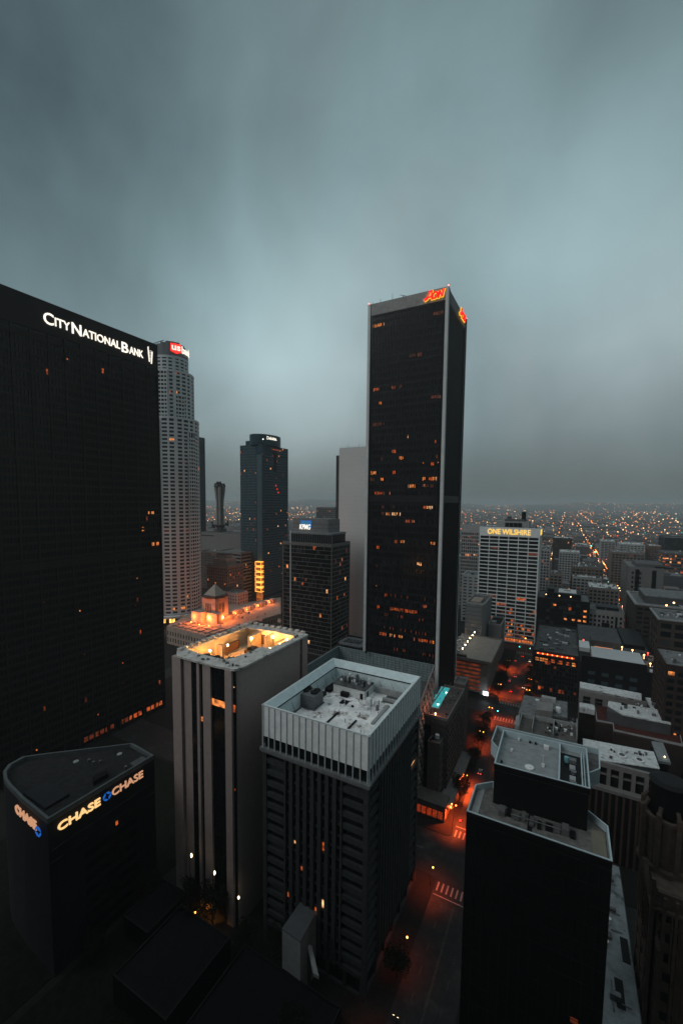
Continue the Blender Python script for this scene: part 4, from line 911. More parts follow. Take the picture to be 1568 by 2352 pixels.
# ================================================================== BLACK STEPPED BUILDING (lower right)
def blackstep():
    z = 80; low = [gp(*p, z) for p in ((1071, 1862), (1406, 1978), (1396, 1897), (1351, 1861), (1130, 1794), (1091, 1801))]
    t = thing('black_stepped_block', 'black walled building at lower right with two stepped roof terraces edged in pale metal', 'building', (-3, 95, 0))
    MB().prism(low, 0, z-1.75).build('wall', BLACK, t)
    jm = pm('wall_joint', (.013, .014, .015), .4, .2); a_, b_ = low[0], low[1]
    for k in range(1, 20): B(a_[0], b_[0], a_[1]-.09, a_[1]-.02, k*4.1, k*4.1+.22).build('spandrel_line', jm, t)
    for k in range(1, 14): x = a_[0]+(b_[0]-a_[0])*k/14; B(x-.08, x+.08, a_[1]-.16, a_[1]-.1, .2, z-2).build('mullion', jm, t)
    for (u, v, m_) in ((.3, 30, 3), (.46, 34, 3), (.62, 24, 3), (.8, 44, 3)): x = a_[0]+(b_[0]-a_[0])*u; pane('lit_window', t, LITS[m_], x, x+1.3, a_[1]-.08, a_[1]-.01, v+.4, v+1.5)
    bm = pm('pale_blue_edge', (.4, .5, .53), .6, .2, .15, .5)
    def rimmed(P, zt, th, drop, rm, name='parapet'):
        cx = sum(p[0] for p in P)/len(P); cy = sum(p[1] for p in P)/len(P); r = MB(); n = len(P)
        # inset polygon
        I = []
        for i in range(n):
            a, b, c = Vector(P[i-1]), Vector(P[i]), Vector(P[(i+1) % n]); d1 = (b-a).normalized(); d2 = (c-b).normalized()
            n1 = Vector((-d1.y, d1.x)); 
            if n1.dot(Vector((cx, cy))-b) < 0 and abs(n1.dot(Vector((cx, cy))-b)) > 0: n1 = -n1
            n2 = Vector((-d2.y, d2.x)); 
            if n2.dot(Vector((cx, cy))-b) < 0: n2 = -n2
            nn = (n1+n2); nn = nn/max(.3, nn.length_squared)*2; I.append((b.x+nn.x*th, b.y+nn.y*th))
        M_ = [((P[i][0]*.6+I[i][0]*.4), (P[i][1]*.6+I[i][1]*.4)) for i in range(n)]; ro = MB()
        for i in range(n):
            j = (i+1) % n; ro.prism([P[i], P[j], M_[j], M_[i]], zt-drop, zt-.16); r.prism([M_[i], M_[j], I[j], I[i]], zt-drop, zt-.16); r.prism([P[i], P[j], I[j], I[i]], zt-.15, zt)
        ro.build('parapet_outer', BLACK, t); r.build(name, bm, t); MB().prism(I, zt-drop-.2, zt-drop+.02).build('roof', rm, t)
        return I
    rmat = pm('brown_gravel', (.13, .125, .12), .95, 0, .5, .8, .3)
    rimmed(low, z, .3, 1.5, rmat)
    # light border strips and the dark expansion joint
    xj = low[0][0]+11.6
    B(xj, xj+.9, low[0][1]+.4, 98, z-1.48, z-1.3).build('roof_joint', BLACK, t)
    B(low[0][0]+.6, low[0][0]+2, low[0][1]+1, low[0][1]+12, z-1.48, z-1.35).build('roof_strip', PALE, t); B(low[1][0]-3, low[1][0]-.6, low[1][1]+1, low[1][1]+9, z-1.48, z-1.35).build('roof_strip', pm('tan_gravel', (.16, .15, .12), .95), t)
    rg = random.Random(77)
    zu = 88; up = [(-12.9, 94.3), (7, 95), (7, 111.5), (-12.2, 110.8)]
    MB().prism([(-11.6, 94.2), (6.5, 94.9), (6.5, 112), (-11.6, 111)], 0, zu-1.6).build('upper_wall', BLACK, t)
    inner = [gp(*p, zu) for p in ((1134, 1752), (1355, 1811), (1347, 1719), (1155, 1676))]
    outer = [gp(*p, zu) for p in ((1129, 1690), (1143, 1706), (1134, 1752), (1355, 1811), (1353, 1762), (1377, 1753), (1375, 1709), (1141, 1657))]
    MB().prism([(p[0], p[1]+(2.2 if i in (2, 3) else 0)) for i, p in enumerate(outer)], zu-4.5, zu-2.6).build('outer_ledge', rmat, t)
    r = MB(); n = len(outer)
    for i in range(n):
        a, b = Vector(outer[i]), Vector(outer[(i+1) % n]); d = (b-a).normalized()*.12; nn = Vector((-d.y, d.x))
        if i not in (1, 2, 3): r.prism([tuple(a+nn), tuple(b+nn), tuple(b-nn), tuple(a-nn)], zu-4.6, zu-1.2)
    r.build('outer_parapet', bm, t)
    I = rimmed(inner, zu, .28, 1.5, pm('membrane_grey', (.22, .24, .245), .9, 0, .25, .6, .1))
    # sunken plant well on the right
    wx0, wx1, wy0, wy1 = inner[0][0]+12.7, inner[1][0]-1.3, inner[0][1]+1.2, inner[2][1]-2.3
    w = MB(); w.box(wx0, wx1, wy0, wy1, zu-1.45, zu-1.38); w.build('plant_well', BLACK, t)
    w = MB(); w.box(wx0-.15, wx0+.15, wy0-.6, wy1+1.6, zu-1.45, zu-.05); w.box(wx1-.1, wx1+.1, wy0, wy1, zu-1.45, zu-.4); w.box(wx1+.4, wx1+.55, wy0, wy1, zu-1.45, zu-.4); w.build('well_wall', bm, t)
    for k, (a, b) in enumerate(((wy0+1, wy0+2.6), (wy0+5.2, wy0+6.8))):
        B(wx0+2, wx1-1.2, a+1.2, b+1.2, zu-1.38, zu-.9).build('chiller', PALE, t)
        for q in range(2):
            MB().cyl(wx0+2.8+q*1.8, a+.3, .55, zu-1.38, zu-.8, 12).build('fan', STEEL, t)
    MB().cyl(wx0+1.4, wy0+9.5, .5, zu-1.38, zu-.2, 12).build('tank', pm('teal_tank', (.12, .3, .33), .5), t)
    B(wx0+1, wx1-1, wy0+9.2, wy0+10.6, zu-1.38, zu-.6).build('duct', STEEL, t)
    for px, py, k in ((1215, 1764, 2), (1174.6, 1724.5, 1), (1253, 1720, 3), (1191, 1700, 0), (1216, 1706, 4), (1229, 1709, 4), (1246, 1761, 5), (1151, 1751, 4)):
        x, y = gp(px, py, zu-1.4)
        mb = MB(); 
        if k == 2: mb.cyl(x, y, .95, zu-1.45, zu-1.1, 18).cyl(x, y, .3, zu-1.1, zu-1.0, 10)
        elif k in (0, 1): mb.cyl(x, y, .3, zu-1.45, zu-.9, 10)
        elif k == 3: mb.box(x-.5, x+.6, y-.4, y+.5, zu-1.45, zu-.6)
        elif k == 5: mb.tube((x, y, zu-1.4), (x, y, zu+1.2), .08).box(x-.3, x+.3, y-.2, y+.2, zu-1.45, zu-.7)
        else: mb.box(x-.2, x+.2, y-.2, y+.2, zu-1.45, zu-1)
        mb.build('skylight' if k == 2 else 'vent', BLACK if k == 4 else WHITE, t)
    # plant in the strip between the two roofs
    for k in range(10):
        x = -10+k*1.5; B(x, x+rg.uniform(.6, 1.4), 90.4+rg.random(), 92.6+rg.random(), z-1.45, z-1.4+rg.uniform(.3, 1.3)).build('roof_equipment', rg.choice([STEEL, MIDG, BLACK]), t)
    MB().tube((-7.5, 91.2, z-.5), (2, 91.5, z-.5), .09).tube((-7.5, 91.2, z-1.4), (-7.5, 91.2, z-.5), .07).tube((-3, 91.3, z-1.4), (-3, 91.3, z+.4), .07).tube((2, 91.5, z-1.4), (2, 91.5, z-.5), .07).build('pipe_rail', STEEL, t)
blackstep()
# ================================================================== RIGHT-HAND MIDDLE DISTANCE
def garage():
    x0, x1, y0, y1, z = -79, -44.2, 318.5, 379, 27.5
    t = thing('parking_garage', 'parking structure at the street corner with a lamp lit roof deck and glowing floors', 'parking garage', (-60, 348, 0))
    cm = pm('garage_concrete', (.24, .22, .2), .9, 0, .3, .5)
    B(x0, x1-3, y0+4, y1, 0, z-1.5).build('wall', BLACK, t)
    d = MB(); d.box(x0, x1, y0, y1, z-1.5, z-.5); d.box(x0, x1, y0, y0+.4, z-.5, z+.6); d.box(x1-.4, x1, y0+.4, y1, z-.5, z+.6); d.box(x0, x1-.4, y1-.4, y1, z-.5, z+.6); d.build('roof_deck', cm, t)
    fr = MB(); fr.box(x1-8, x1-2.8, y0+3.8, y0+10, 0, z-1.5)
    for j in range(8): fr.box(x0, x1-8, y0+3.6, y0+4.4, 1.5+j*3.1, 2.7+j*3.1)
    for j in range(8): fr.box(x1-3.2, x1-2.7, y0+10, y1, 1.5+j*3.1, 2.7+j*3.1)
    fr.build('floor_edges', cm, t)
    gl = em('garage_glow', (1, .17, .05), .1, .6, .3)
    for j in range(8): B(x0, x1-8, y0+3.92, y0+3.97, 2.75+j*3.1, 4.5+j*3.1).build('open_floor', gl, t)
    sl = MB()
    for i in range(26): sl.box(x0+11, x1-6, y0+6+i*2.1, y0+6.15+i*2.1, z-.49, z-.46)
    sl.build('bay_markings', pm('bay_paint', (.4, .39, .36), .9), t)
    MB().box(x0+2, x0+16, y0+2.2, y0+5, z-.5, z+1.3).build('stair_head', BLACK, t)
    for i in range(6):
        y = y0+8+i*9.5; x = x0+12; MB().tube((x, y, z-.5), (x, y, z+4.5), .12).build('lamp_post', STEEL, t); MB().ball(x, y, z+4.6, .4).build('bulb', em('flood_bulb', (1, .78, .45), 30), t); lamp('garage_lamp', x, y, z+4.7, 22000, (1, .36, .1), .3)
    c = thing('billboard', 'small white glowing advertising panel at the garage corner', 'sign', (x1-2.5, y0+3, 0))
    MB().tube((x1-3, y0-1, 0), (x1-3, y0-1, 2.6), .12).build('post', STEEL, c); B(x1-5, x1-1.2, y0-1.3, y0-1.05, 2.6, 5.4).build('panel', em('ad_panel', (.8, .9, 1), 5), c)
garage()
def redlit():
    x0, x1, y0, y1, z = -17.4, 12, 341.5, 420, 34.2
    t = tower('dark_office_block', 'dark office block at the junction with a strip of red orange roof edge lights', x0, x1, y0, y1, z, pm('dark_frame', (.035, .035, .037), .7, 0, .2, .4), GLASS, ('-Y', '-X'), 8, {'-Y': 15, '-X': 30}, .35, .5, cat='office building', lit=.1, cap=110, rng=random.Random(55), roofn=0, roofm=ROOFD, ph=1.6, top=2.2, mats=[LITS[3], LITS[3], LITS[1]])
    r = random.Random(6)
    for k in range(44): x, y = r.uniform(x0+2, x1-3), r.uniform(y0+3, y1-4); B(x, x+r.uniform(.8, 4), y, y+r.uniform(.8, 3), z+.02, z+r.uniform(.5, 2)).build('roof_equipment', r.choice([STEEL, WHITE, PALE, MIDG, MIDG]), t)
    B(x0+2, x1-2.5, y0-.9, y0-.62, z-1.1, z-.1).build('light_strip', em('strip_red', (1, .06, .02), .9), t)
    for i in range(8): x = x0+3+i*3.2; MB().ball(x, y0-1.0, z-.5, .42).build('strip_lamp', em('strip_lamp_orange', (1, .22, .04), 7), t)
    for i, x in enumerate((x0+1.5, x0+4.5, x0+7.4, x0+12, x0+17, x0+21.5, x0+25.5)): pane('lit_window', t, LITS[0] if i in (0, 1, 2, 6) else LITS[1], x, x+2.4, y0-.35, y0-.2, z-6.5, z-4)
redlit()
def midright():
    rg = random.Random(91)
    # black office block behind
    t = tower('black_office_block', 'black office block with a few amber windows and a pale rooftop plant deck', -21.9, 23, 465, 505, 50, BLACK, GLASS, ('-Y', '-X'), 11, {'-Y': 12, '-X': 8}, .3, .9, lit=.02, cap=90, cat='office building', rng=random.Random(14), roofn=0, roofm=ROOFM)
    B(-16, 16, 471, 498, 50.1, 56).build('penthouse', BLACK, t); B(-4, 12, 475, 496, 56, 56.5).build('penthouse_roof', ROOFW, t); MB().cyl(4, 485, 3, 56.5, 57.2, 20).cyl(4, 485, 2.2, 57.2, 57.4, 20).build('fan', PALE, t)
    B(-14, -8, 475, 494, 56, 59).build('plant_box', BLACK, t)
    for x, zz in ((2, 31), (9, 31), (14, 31), (18.6, 31), (18.5, 35.5), (18.5, 41), (-8, 44)): pane('lit_window', t, LITS[0], x, x+2.6, 464.2, 464.4, zz, zz+1.8)
    for x in (-15, -3, 7): MB().ball(x, 470.5, 53.5, .5).build('wall_lamp', em('lamp_amber', (1, .6, .25), 6), t)
    # white block with square windows
    t = thing('white_block', 'pale block with small square black windows and one large dark opening above a terrace', 'building', (37, 490, 0))
    B(22.8, 52, 470, 500, 0, 43).build('wall', pm('white_render', (.33, .33, .32), .9, 0, .15, .3), t)
    for j in range(6):
        for i in range(8):
            if i in (3, 4) and j in (2, 3): continue
            x = 24.2+i*3.5; z = 36-j*4.3
            if i == 6 and j < 5: continue
            pane('window', t, GLASS, x, x+1.9, 469.94, 470.0, z, z+2.5)
    pane('opening', t, BLACK, 34.2, 40.8, 469.9, 470.0, 23, 31.5); pane('opening', t, BLACK, 45.2, 47, 469.9, 470, 18, 38.5)
    parapet(t, 22.8, 52, 470, 500, 43, 1, .4, PALE, ROOFM, name='parapet'); B(30, 48, 474, 490, 43.1, 46).build('penthouse', BLACK, t); clutter(t, 24, 50, 472, 498, 43.1, 12, rg, 4)
    B(28, 56, 459.5, 469.8, 0, 16).build('terrace', pm('terrace_concrete', (.25, .24, .23), .9), t)
    # big dark building with white roof
    t = thing('dark_warehouse', 'large black fronted building with a long white roof panel and cluttered terrace', 'building', (35, 350, 0))
    x0, x1, y0, y1, z = 12.9, 60, 330, 436, 42
    wl = B(x0, x1, y0, y1, 0, z-6).build('wall', BLACK, t)
    B(x0+.5, x0+38, y0, y0+1, z-6, z-1.5).build('wall_top', BLACK, t)
    B(x0-.2, x0+6.6, y0+24, y0+42, z-6, z-3).build('roof_panel', WHITE, t); B(x0+7, x0+37, y0+1.5, y0+26, z-6, z-1.6).build('roof_panel', pm('white_roof_panel', (.42, .44, .45), .9, 0, .1, .2), t)
    B(x0, x1-2, y0+42, y1-4, z-6, z-5.6).build('roof', ROOFD, t); B(x0+8, x0+28, y0+44, y0+60, z-5.6, z-2).build('roof_block', MIDG, t); B(x0+30, x1-4, y0+48, y1-8, z-5.6, z-2.6).build('roof_block', BLACK, t)
    for k in range(40): x, y = rg.uniform(x0+37.5, x1-1.5), rg.uniform(y0, y0+36); B(x, x+rg.uniform(.8, 3), y, y+rg.uniform(.8, 3), z-6, z-6+rg.uniform(.5, 2)).build('roof_equipment', rg.choice([TAN, PALE, MIDG, BLACK, WHITE]), t)
    B(x0+10, x0+22, y0+38, y0+38.4, z-5.8, z-5).build('light_strip', em('strip_amber', (1, .3, .08), 1.2), t)
    for x, y in ((x0+3, y0+44), (x0+28, y0+40), (x0+40, y0+28), (x0+43, y0+34), (x0+46, y0+3), (x0+41, y0+10), (x0+34, y0+36)): MB().ball(x, y, z-3, .5).tube((x, y, z-6), (x, y, z-3.3), .1).build('roof_lamp', rg.choice([em('lamp_amber', (1, .6, .25), 6), em('lamp_red', (1, .05, .03), 6)]), t)
    for j in range(3):
        for i in range(4): pane('window', t, pm('blue_glass_dim', (.04, .06, .07), .3), x0+5+i*8, x0+9+i*8, y0-.1, y0, 28-j*6, 30.5-j*6)
    # cluster of terraced roofs nearer the camera
    t = thing('terraced_block', 'stepped block with white roofs, square windows and a dark red terrace edged in white', 'building', (30, 275, 0))
    fw = pm('frame_wall', (.16, .155, .15), .9, 0, .25, .4); red = pm('red_terrace', (.06, .02, .017), .9, 0, .3, .4)
    x0, x1 = 11.7, 51; z = 35
    pp = lambda q, zz: [gp(*p, zz) for p in q]
    MB().prism(pp(((1330, 1582), (1473, 1612), (1473, 1593), (1330, 1565)), z), 0, z).build('rear_wing', fw, t)
    q = pp(((1330, 1582), (1473, 1612)), z)
    yb = q[0][1]
    MB().prism(pp(((1331, 1580), (1472, 1609.5), (1471, 1594), (1331, 1567)), z), z, z+.4).build('roof', ROOFW, t)
    for i in range(5): x = q[0][0]+2.0+i*(6.2-.1*i); pane('window', t, GLASS, x, x+3.7, yb-1.4, yb+.05, z-8, z-3.2); pane('window_bar', t, STEEL, x, x+3.7, yb-1.5, yb-1.4, z-5.6, z-5.3)
    wf = MB(); 
    # the front of this wing stands between the windows
    for i in range(6): x = q[0][0]+(-.2 if i == 0 else 5.7+(i-1)*6.15); wf.box(x, x+(2.2 if i == 0 else 2.4), yb-1.9, yb, 0, z)
    wf.box(q[0][0], q[1][0], yb-1.85, yb, z-3.2, z-.05); wf.build('window_piers', fw, t)
    zr = 28
    MB().prism(pp(((1330, 1611), (1550, 1640), (1568, 1716), (1409, 1683), (1407, 1667), (1369, 1660), (1366, 1630), (1330, 1622)), zr), 0, zr).build('lower_wing', pm('dark_brick', (.035, .025, .022), .9), t)
    MB().prism(pp(((1366, 1625), (1550, 1640), (1566, 1714), (1409, 1681), (1407, 1665), (1369, 1658)), zr), zr, zr+.25).build('red_terrace', red, t)
    e = pp(((1362, 1623), (1366, 1629), (1369.5, 1657.6), (1407, 1664.5), (1408.7, 1680), (1565.6, 1714), (1548, 1640)), zr); m = MB()
    for a, b in zip(e, e[1:]):
        a, b = Vector(a), Vector(b); d = (b-a).normalized()*.16; nn = Vector((-d.y, d.x)); m.prism([tuple(a+nn-d), tuple(b+nn+d), tuple(b-nn+d), tuple(a-nn-d)], zr-.2, zr+1.1)
    m.build('terrace_edge', PALE, t)
    MB().prism(pp(((1395, 1614), (1460, 1625), (1540, 1642), (1540, 1664), (1429, 1644), (1393, 1632)), zr+6), zr, zr+6).build('upper_block', pm('slate_wall', (.06, .062, .068), .9), t)
    MB().prism(pp(((1396, 1611), (1520, 1633), (1540, 1664), (1429, 1642), (1394, 1621)), zr+6.3), zr+6, zr+6.6).build('roof', ROOFW, t)
    MB().prism(pp(((1330, 1613), (1364, 1619), (1365, 1631), (1330, 1624)), zr+2), zr-1, zr+2).build('roof', ROOFW, t)
    MB().prism(pp(((1480, 1600), (1545, 1608), (1563, 1660), (1523, 1655), (1490, 1625)), zr+4), 0, zr+3.6).build('side_wing', fw, t)
    MB().prism(pp(((1482, 1602), (1543, 1610), (1560, 1658), (1524, 1654), (1492, 1625)), zr+4), zr+3.6, zr+4).build('roof', ROOFW, t)
    ys = gp(1430, 1640, zr+6.6)[1]
    for k in range(18): x, y = gp(rg.uniform(1420, 1530), rg.uniform(1618, 1650), zr+6.6); B(x, x+rg.uniform(.5, 1.8), y, y+rg.uniform(.5, 1.5), zr+6.6, zr+7+rg.uniform(.3, 1.3)).build('roof_equipment', rg.choice([MIDG, BLACK, WHITE, STEEL]), t)
    x, y = gp(1500, 1650, zr); 
    for i in range(2): xx, yy = gp((1425, 1462)[i], (1672, 1680)[i], zr); B(xx, xx+4.2, yy-2.2, yy-2.0, zr-6.5, zr-2.2).build('window', GLASS, t)
    # grey roof with tank and small penthouse
    t = thing('tank_roof_block', 'grey roofed block with a small white tank beside a blank penthouse', 'building', (-6, 235, 0))
    z = 38; P = pp(((1202, 1596), (1303, 1612), (1303, 1650), (1188, 1640)), z); MB().prism(P, 0, z).build('wall', MIDG, t)
    MB().prism(pp(((1203, 1598), (1301, 1613), (1301, 1648), (1190, 1639)), z), z, z+.2).build('roof', ROOFM, t)
    MB().prism(pp(((1232, 1610), (1269, 1615), (1268, 1634), (1230, 1630)), z+4), z, z+4).build('penthouse', pm('pent_wall', (.2, .19, .185), .9), t)
    x, y = gp(1281, 1630, z+2); MB().cyl(x, y, 1.2, z, z+1, 12).cyl(x, y, 1.5, z+1, z+3.2, 14, 1.2).build('tank', WHITE, t)
    B(P[0][0]+9, P[0][0]+16, P[0][1]-3, P[0][1], z+.2, z+2.2).build('roof_housing', PALE, t); clutter(t, P[0][0]+2, P[0][0]+18, P[3][1]+1, P[0][1]-2, z+.2, 8, rg, 2)
    # terrace cells edged white
    t = thing('walled_terrace_block', 'dark roof divided into open cells by thin white parapets, full of small machinery', 'building', (-3, 222, 0))
    z = 44; zc = z-2.2
    MB().prism(pp(((1198, 1636), (1325, 1660), (1325, 1700), (1185, 1672)), z), 0, zc).build('wall', pm('cell_floor', (.09, .085, .08), .9, 0, .4, .6), t)
    m = MB()
    for a, b in (((1198, 1637), (1324, 1662)), ((1198, 1637), (1190, 1668)), ((1226, 1642), (1221, 1672)), ((1272, 1652), (1269, 1684)), ((1324, 1650), (1324, 1690))):
        a, b = Vector(gp(*a, z)), Vector(gp(*b, z)); d = (b-a).normalized()*.14; nn = Vector((-d.y, d.x)); m.prism([tuple(a+nn), tuple(b+nn), tuple(b-nn), tuple(a-nn)], zc, z)
    m.build('parapet', PALE, t)
    for k in range(46): x, y = gp(rg.uniform(1250, 1322), rg.uniform(1655, 1690), zc); B(x, x+rg.uniform(.3, 1.2), y, y+rg.uniform(.3, 1.2), zc, zc+rg.uniform(.3, 1.5)).build('roof_equipment', rg.choice([MIDG, BLACK, WHITE, STEEL]), t)
    MB().prism(pp(((1184, 1645), (1193, 1640), (1190, 1668), (1181, 1664)), z-4), 0, z-4).build('side_step', PALE, t)
    # white roof with two round fans
    t = thing('round_vent_block', 'block with a long white roof carrying two big round vents above large dark windows', 'building', (24, 203, 0))
    z = 40; MB().prism(pp(((1337, 1697), (1500, 1728), (1514, 1767), (1377, 1747), (1340, 1738)), z), z, z+.3).build('roof', ROOFW, t)
    a, b = gp(1340, 1741, z), gp(1514, 1769, z); yw = min(a[1], b[1])
    MB().prism([gp(1337, 1697, z), gp(1500, 1728, z), (b[0], yw+2), (a[0], yw+2)], 0, z-.02).build('wall', BLACK, t)
    m = MB(); m.box(a[0], b[0], yw+.4, yw+2, z-2, z)
    for i in range(7): x = a[0]+i*(b[0]-a[0]-1.2)/6; m.box(x, x+1.3, yw+.4, yw+2, 0, z-2)
    m.box(a[0], b[0], yw+.7, yw+2, z-5.3, z-5); m.box(a[0]-.3, b[0]+.6, yw-2.5, yw+.4, z-10.5, z-9.2); m.build('window_piers', fw, t)
    m = MB()
    for i in range(12): x = a[0]+i*(b[0]-a[0]-.8)/11; m.box(x, x+.8, yw-2.1, yw-1.6, 0, z-10.5)
    m.build('lower_piers', pm('rust_pier', (.06, .04, .03), .9), t); B(a[0], b[0], yw-1.6, yw+.4, 0, z-10.5).build('lower_wall', BLACK, t)
    for px, py in ((1427, 1735), (1467, 1746)):
        x, y = gp(px, py, z+.8); MB().cyl(x, y, 1.8, z+.3, z+1.1, 20).build('round_vent', WHITE, t); MB().cyl(x, y, 1.0, z+1.1, z+1.3, 16).build('fan', MIDG, t)
    for k in range(16): x, y = gp(rg.uniform(1385, 1500), rg.uniform(1718, 1745), z); B(x, x+rg.uniform(.3, 1.3), y, y+rg.uniform(.3, 1), z+.3, z+.5+rg.uniform(.2, .9)).build('roof_equipment', rg.choice([MIDG, BLACK, WHITE, STEEL]), t)
    q = pp(((1495, 1702), (1522, 1706), (1540, 1752), (1512, 1748)), 34)
    o = thing('ribbed_canopy', 'ribbed pale canopy roof sloping beside the block with two round vents', 'canopy', (q[0][0], q[0][1], 0))
    m = MB(); 
    for k in range(8):
        t0, t1 = k/8, (k+.8)/8; A = Vector(q[0]).lerp(Vector(q[1]), t0); A2 = Vector(q[0]).lerp(Vector(q[1]), t1); D = Vector(q[3]).lerp(Vector(q[2]), t0); D2 = Vector(q[3]).lerp(Vector(q[2]), t1); m.prism([tuple(D), tuple(D2), tuple(A2), tuple(A)], 33.6, 34)
    m.prism(q, 33, 33.6); m.build('canopy_roof', pm('canopy_metal', (.24, .26, .27), .6, .2), o); MB().prism([tuple(Vector(p).lerp(Vector(q[0]), .1)) for p in q], 0, 33).build('support', BLACK, o)
    x, y = gp(1525, 1741, 34); MB().ball(x, y, 34.6, .3).build('lamp', em('lamp_cream', (1, .8, .5), 6), o)
    # low pale roof slab squeezed between the black block and the old tower
    o = thing('low_roof_block', 'low pale roofed block in the narrow gap beside the ornate stone tower', 'building', (19, 140, 0))
    B(13.5, 23, 104, 176, 0, 12).build('wall', MIDG, o); B(13.8, 22.7, 104.3, 175.7, 12, 12.4).build('roof', pm('blue_white_roof', (.2, .225, .235), .9, 0, .4, .3, .1, dirt=((.05, .05, .05), .2, .55)), o)
    clutter(o, 15, 21, 106, 174, 12.4, 18, rg, 3)
    for i in range(3): pane('window', o, BLACK, 15+i*2.6, 17+i*2.6, 110+i*14, 118+i*14, 12.35, 12.6)
midright()
def deco():
    # ornate stone tower, cut by the right edge
    x0, x1, y0, y1, z = 24, 44, 126, 146, 62
    t = thing('ornate_stone_tower', 'ornate tan stone tower with deep windows and dark rooftop tank at the right edge', 'building', (34, 136, 0))
    sm = pm('aged_stone', (.1, .078, .064), .95, 0, .35, .6, .4)
    B(x0+.6, x1-.6, y0+.6, y1-.6, 0, z-15).build('wall', sm, t)
    zz0 = z; z = z-14
    fr = MB(); cells = []
    for sd, p, a, b in (('-X', x0+.6, y0, y1), ('-Y', y0+.6, x0, x1)):
        f = Face(sd, p); cells += grid(fr, f, a, b, 4, z-6, 3, 7, 2.6, 2.6, .6, .45)
        f.box(fr, a-.5, b, z-6, z-5.2, -.2, 1.2)
        f.box(fr, a, b, z-5.2, z-1, -.2, .5)
        for i in range(11): u = a+i*(b-a)/10; f.box(fr, u-.2, u+.2, z-20, z-6, .4, .9)
    fr.build('facade_frame', sm, t); wins(t, cells, BLACK, .01, 100, random.Random(1)); z = zz0
    cx, cy = gp(1535, 1815, z+6); cr = MB()
    for k in range(8):
        a = math.pi/4*k+.3; x, y = cx+5.6*math.cos(a), cy+5.6*math.sin(a); cr.box(x-.55, x+.55, y-.55, y+.55, z-14, z+1.5)
        cr.tube((x, y, z+1), (cx+4.6*math.cos(a), cy+4.6*math.sin(a), z+3), .5, 5)
    cr.cyl(cx, cy, 5.0, z-14, z, 8); cr.cyl(cx, cy, 6.1, z-1, z, 8); cr.cyl(cx, cy, 6.4, z-15, z-13.6, 8); cr.build('crown', sm, t)
    bt = MB(); bt.tube((cx-5, cy-5, z-12), (x0+1.5, y0-.6, z-30), .7, 4); bt.tube((x0+1.5, y0-.6, z-30), (x0+1.5, y0-.6, 5), .6, 4); bt.tube((x0-.2, y0+.2, z-12), (x0-.2, y0+.2, 2), .6, 4)
    for k in range(6): bt.box(x0+2+k*2.4, x0+2.7+k*2.4, y0-.5, y0+.3, 0, z-16)
    bt.build('buttress', sm, t)
    MB().cyl(cx, cy, 4.3, z+.2, z+8.4, 20).cyl(cx, cy, 4.6, z+8.4, z+9, 20, 3.2).build('water_tank', BLACK, t)
deco()
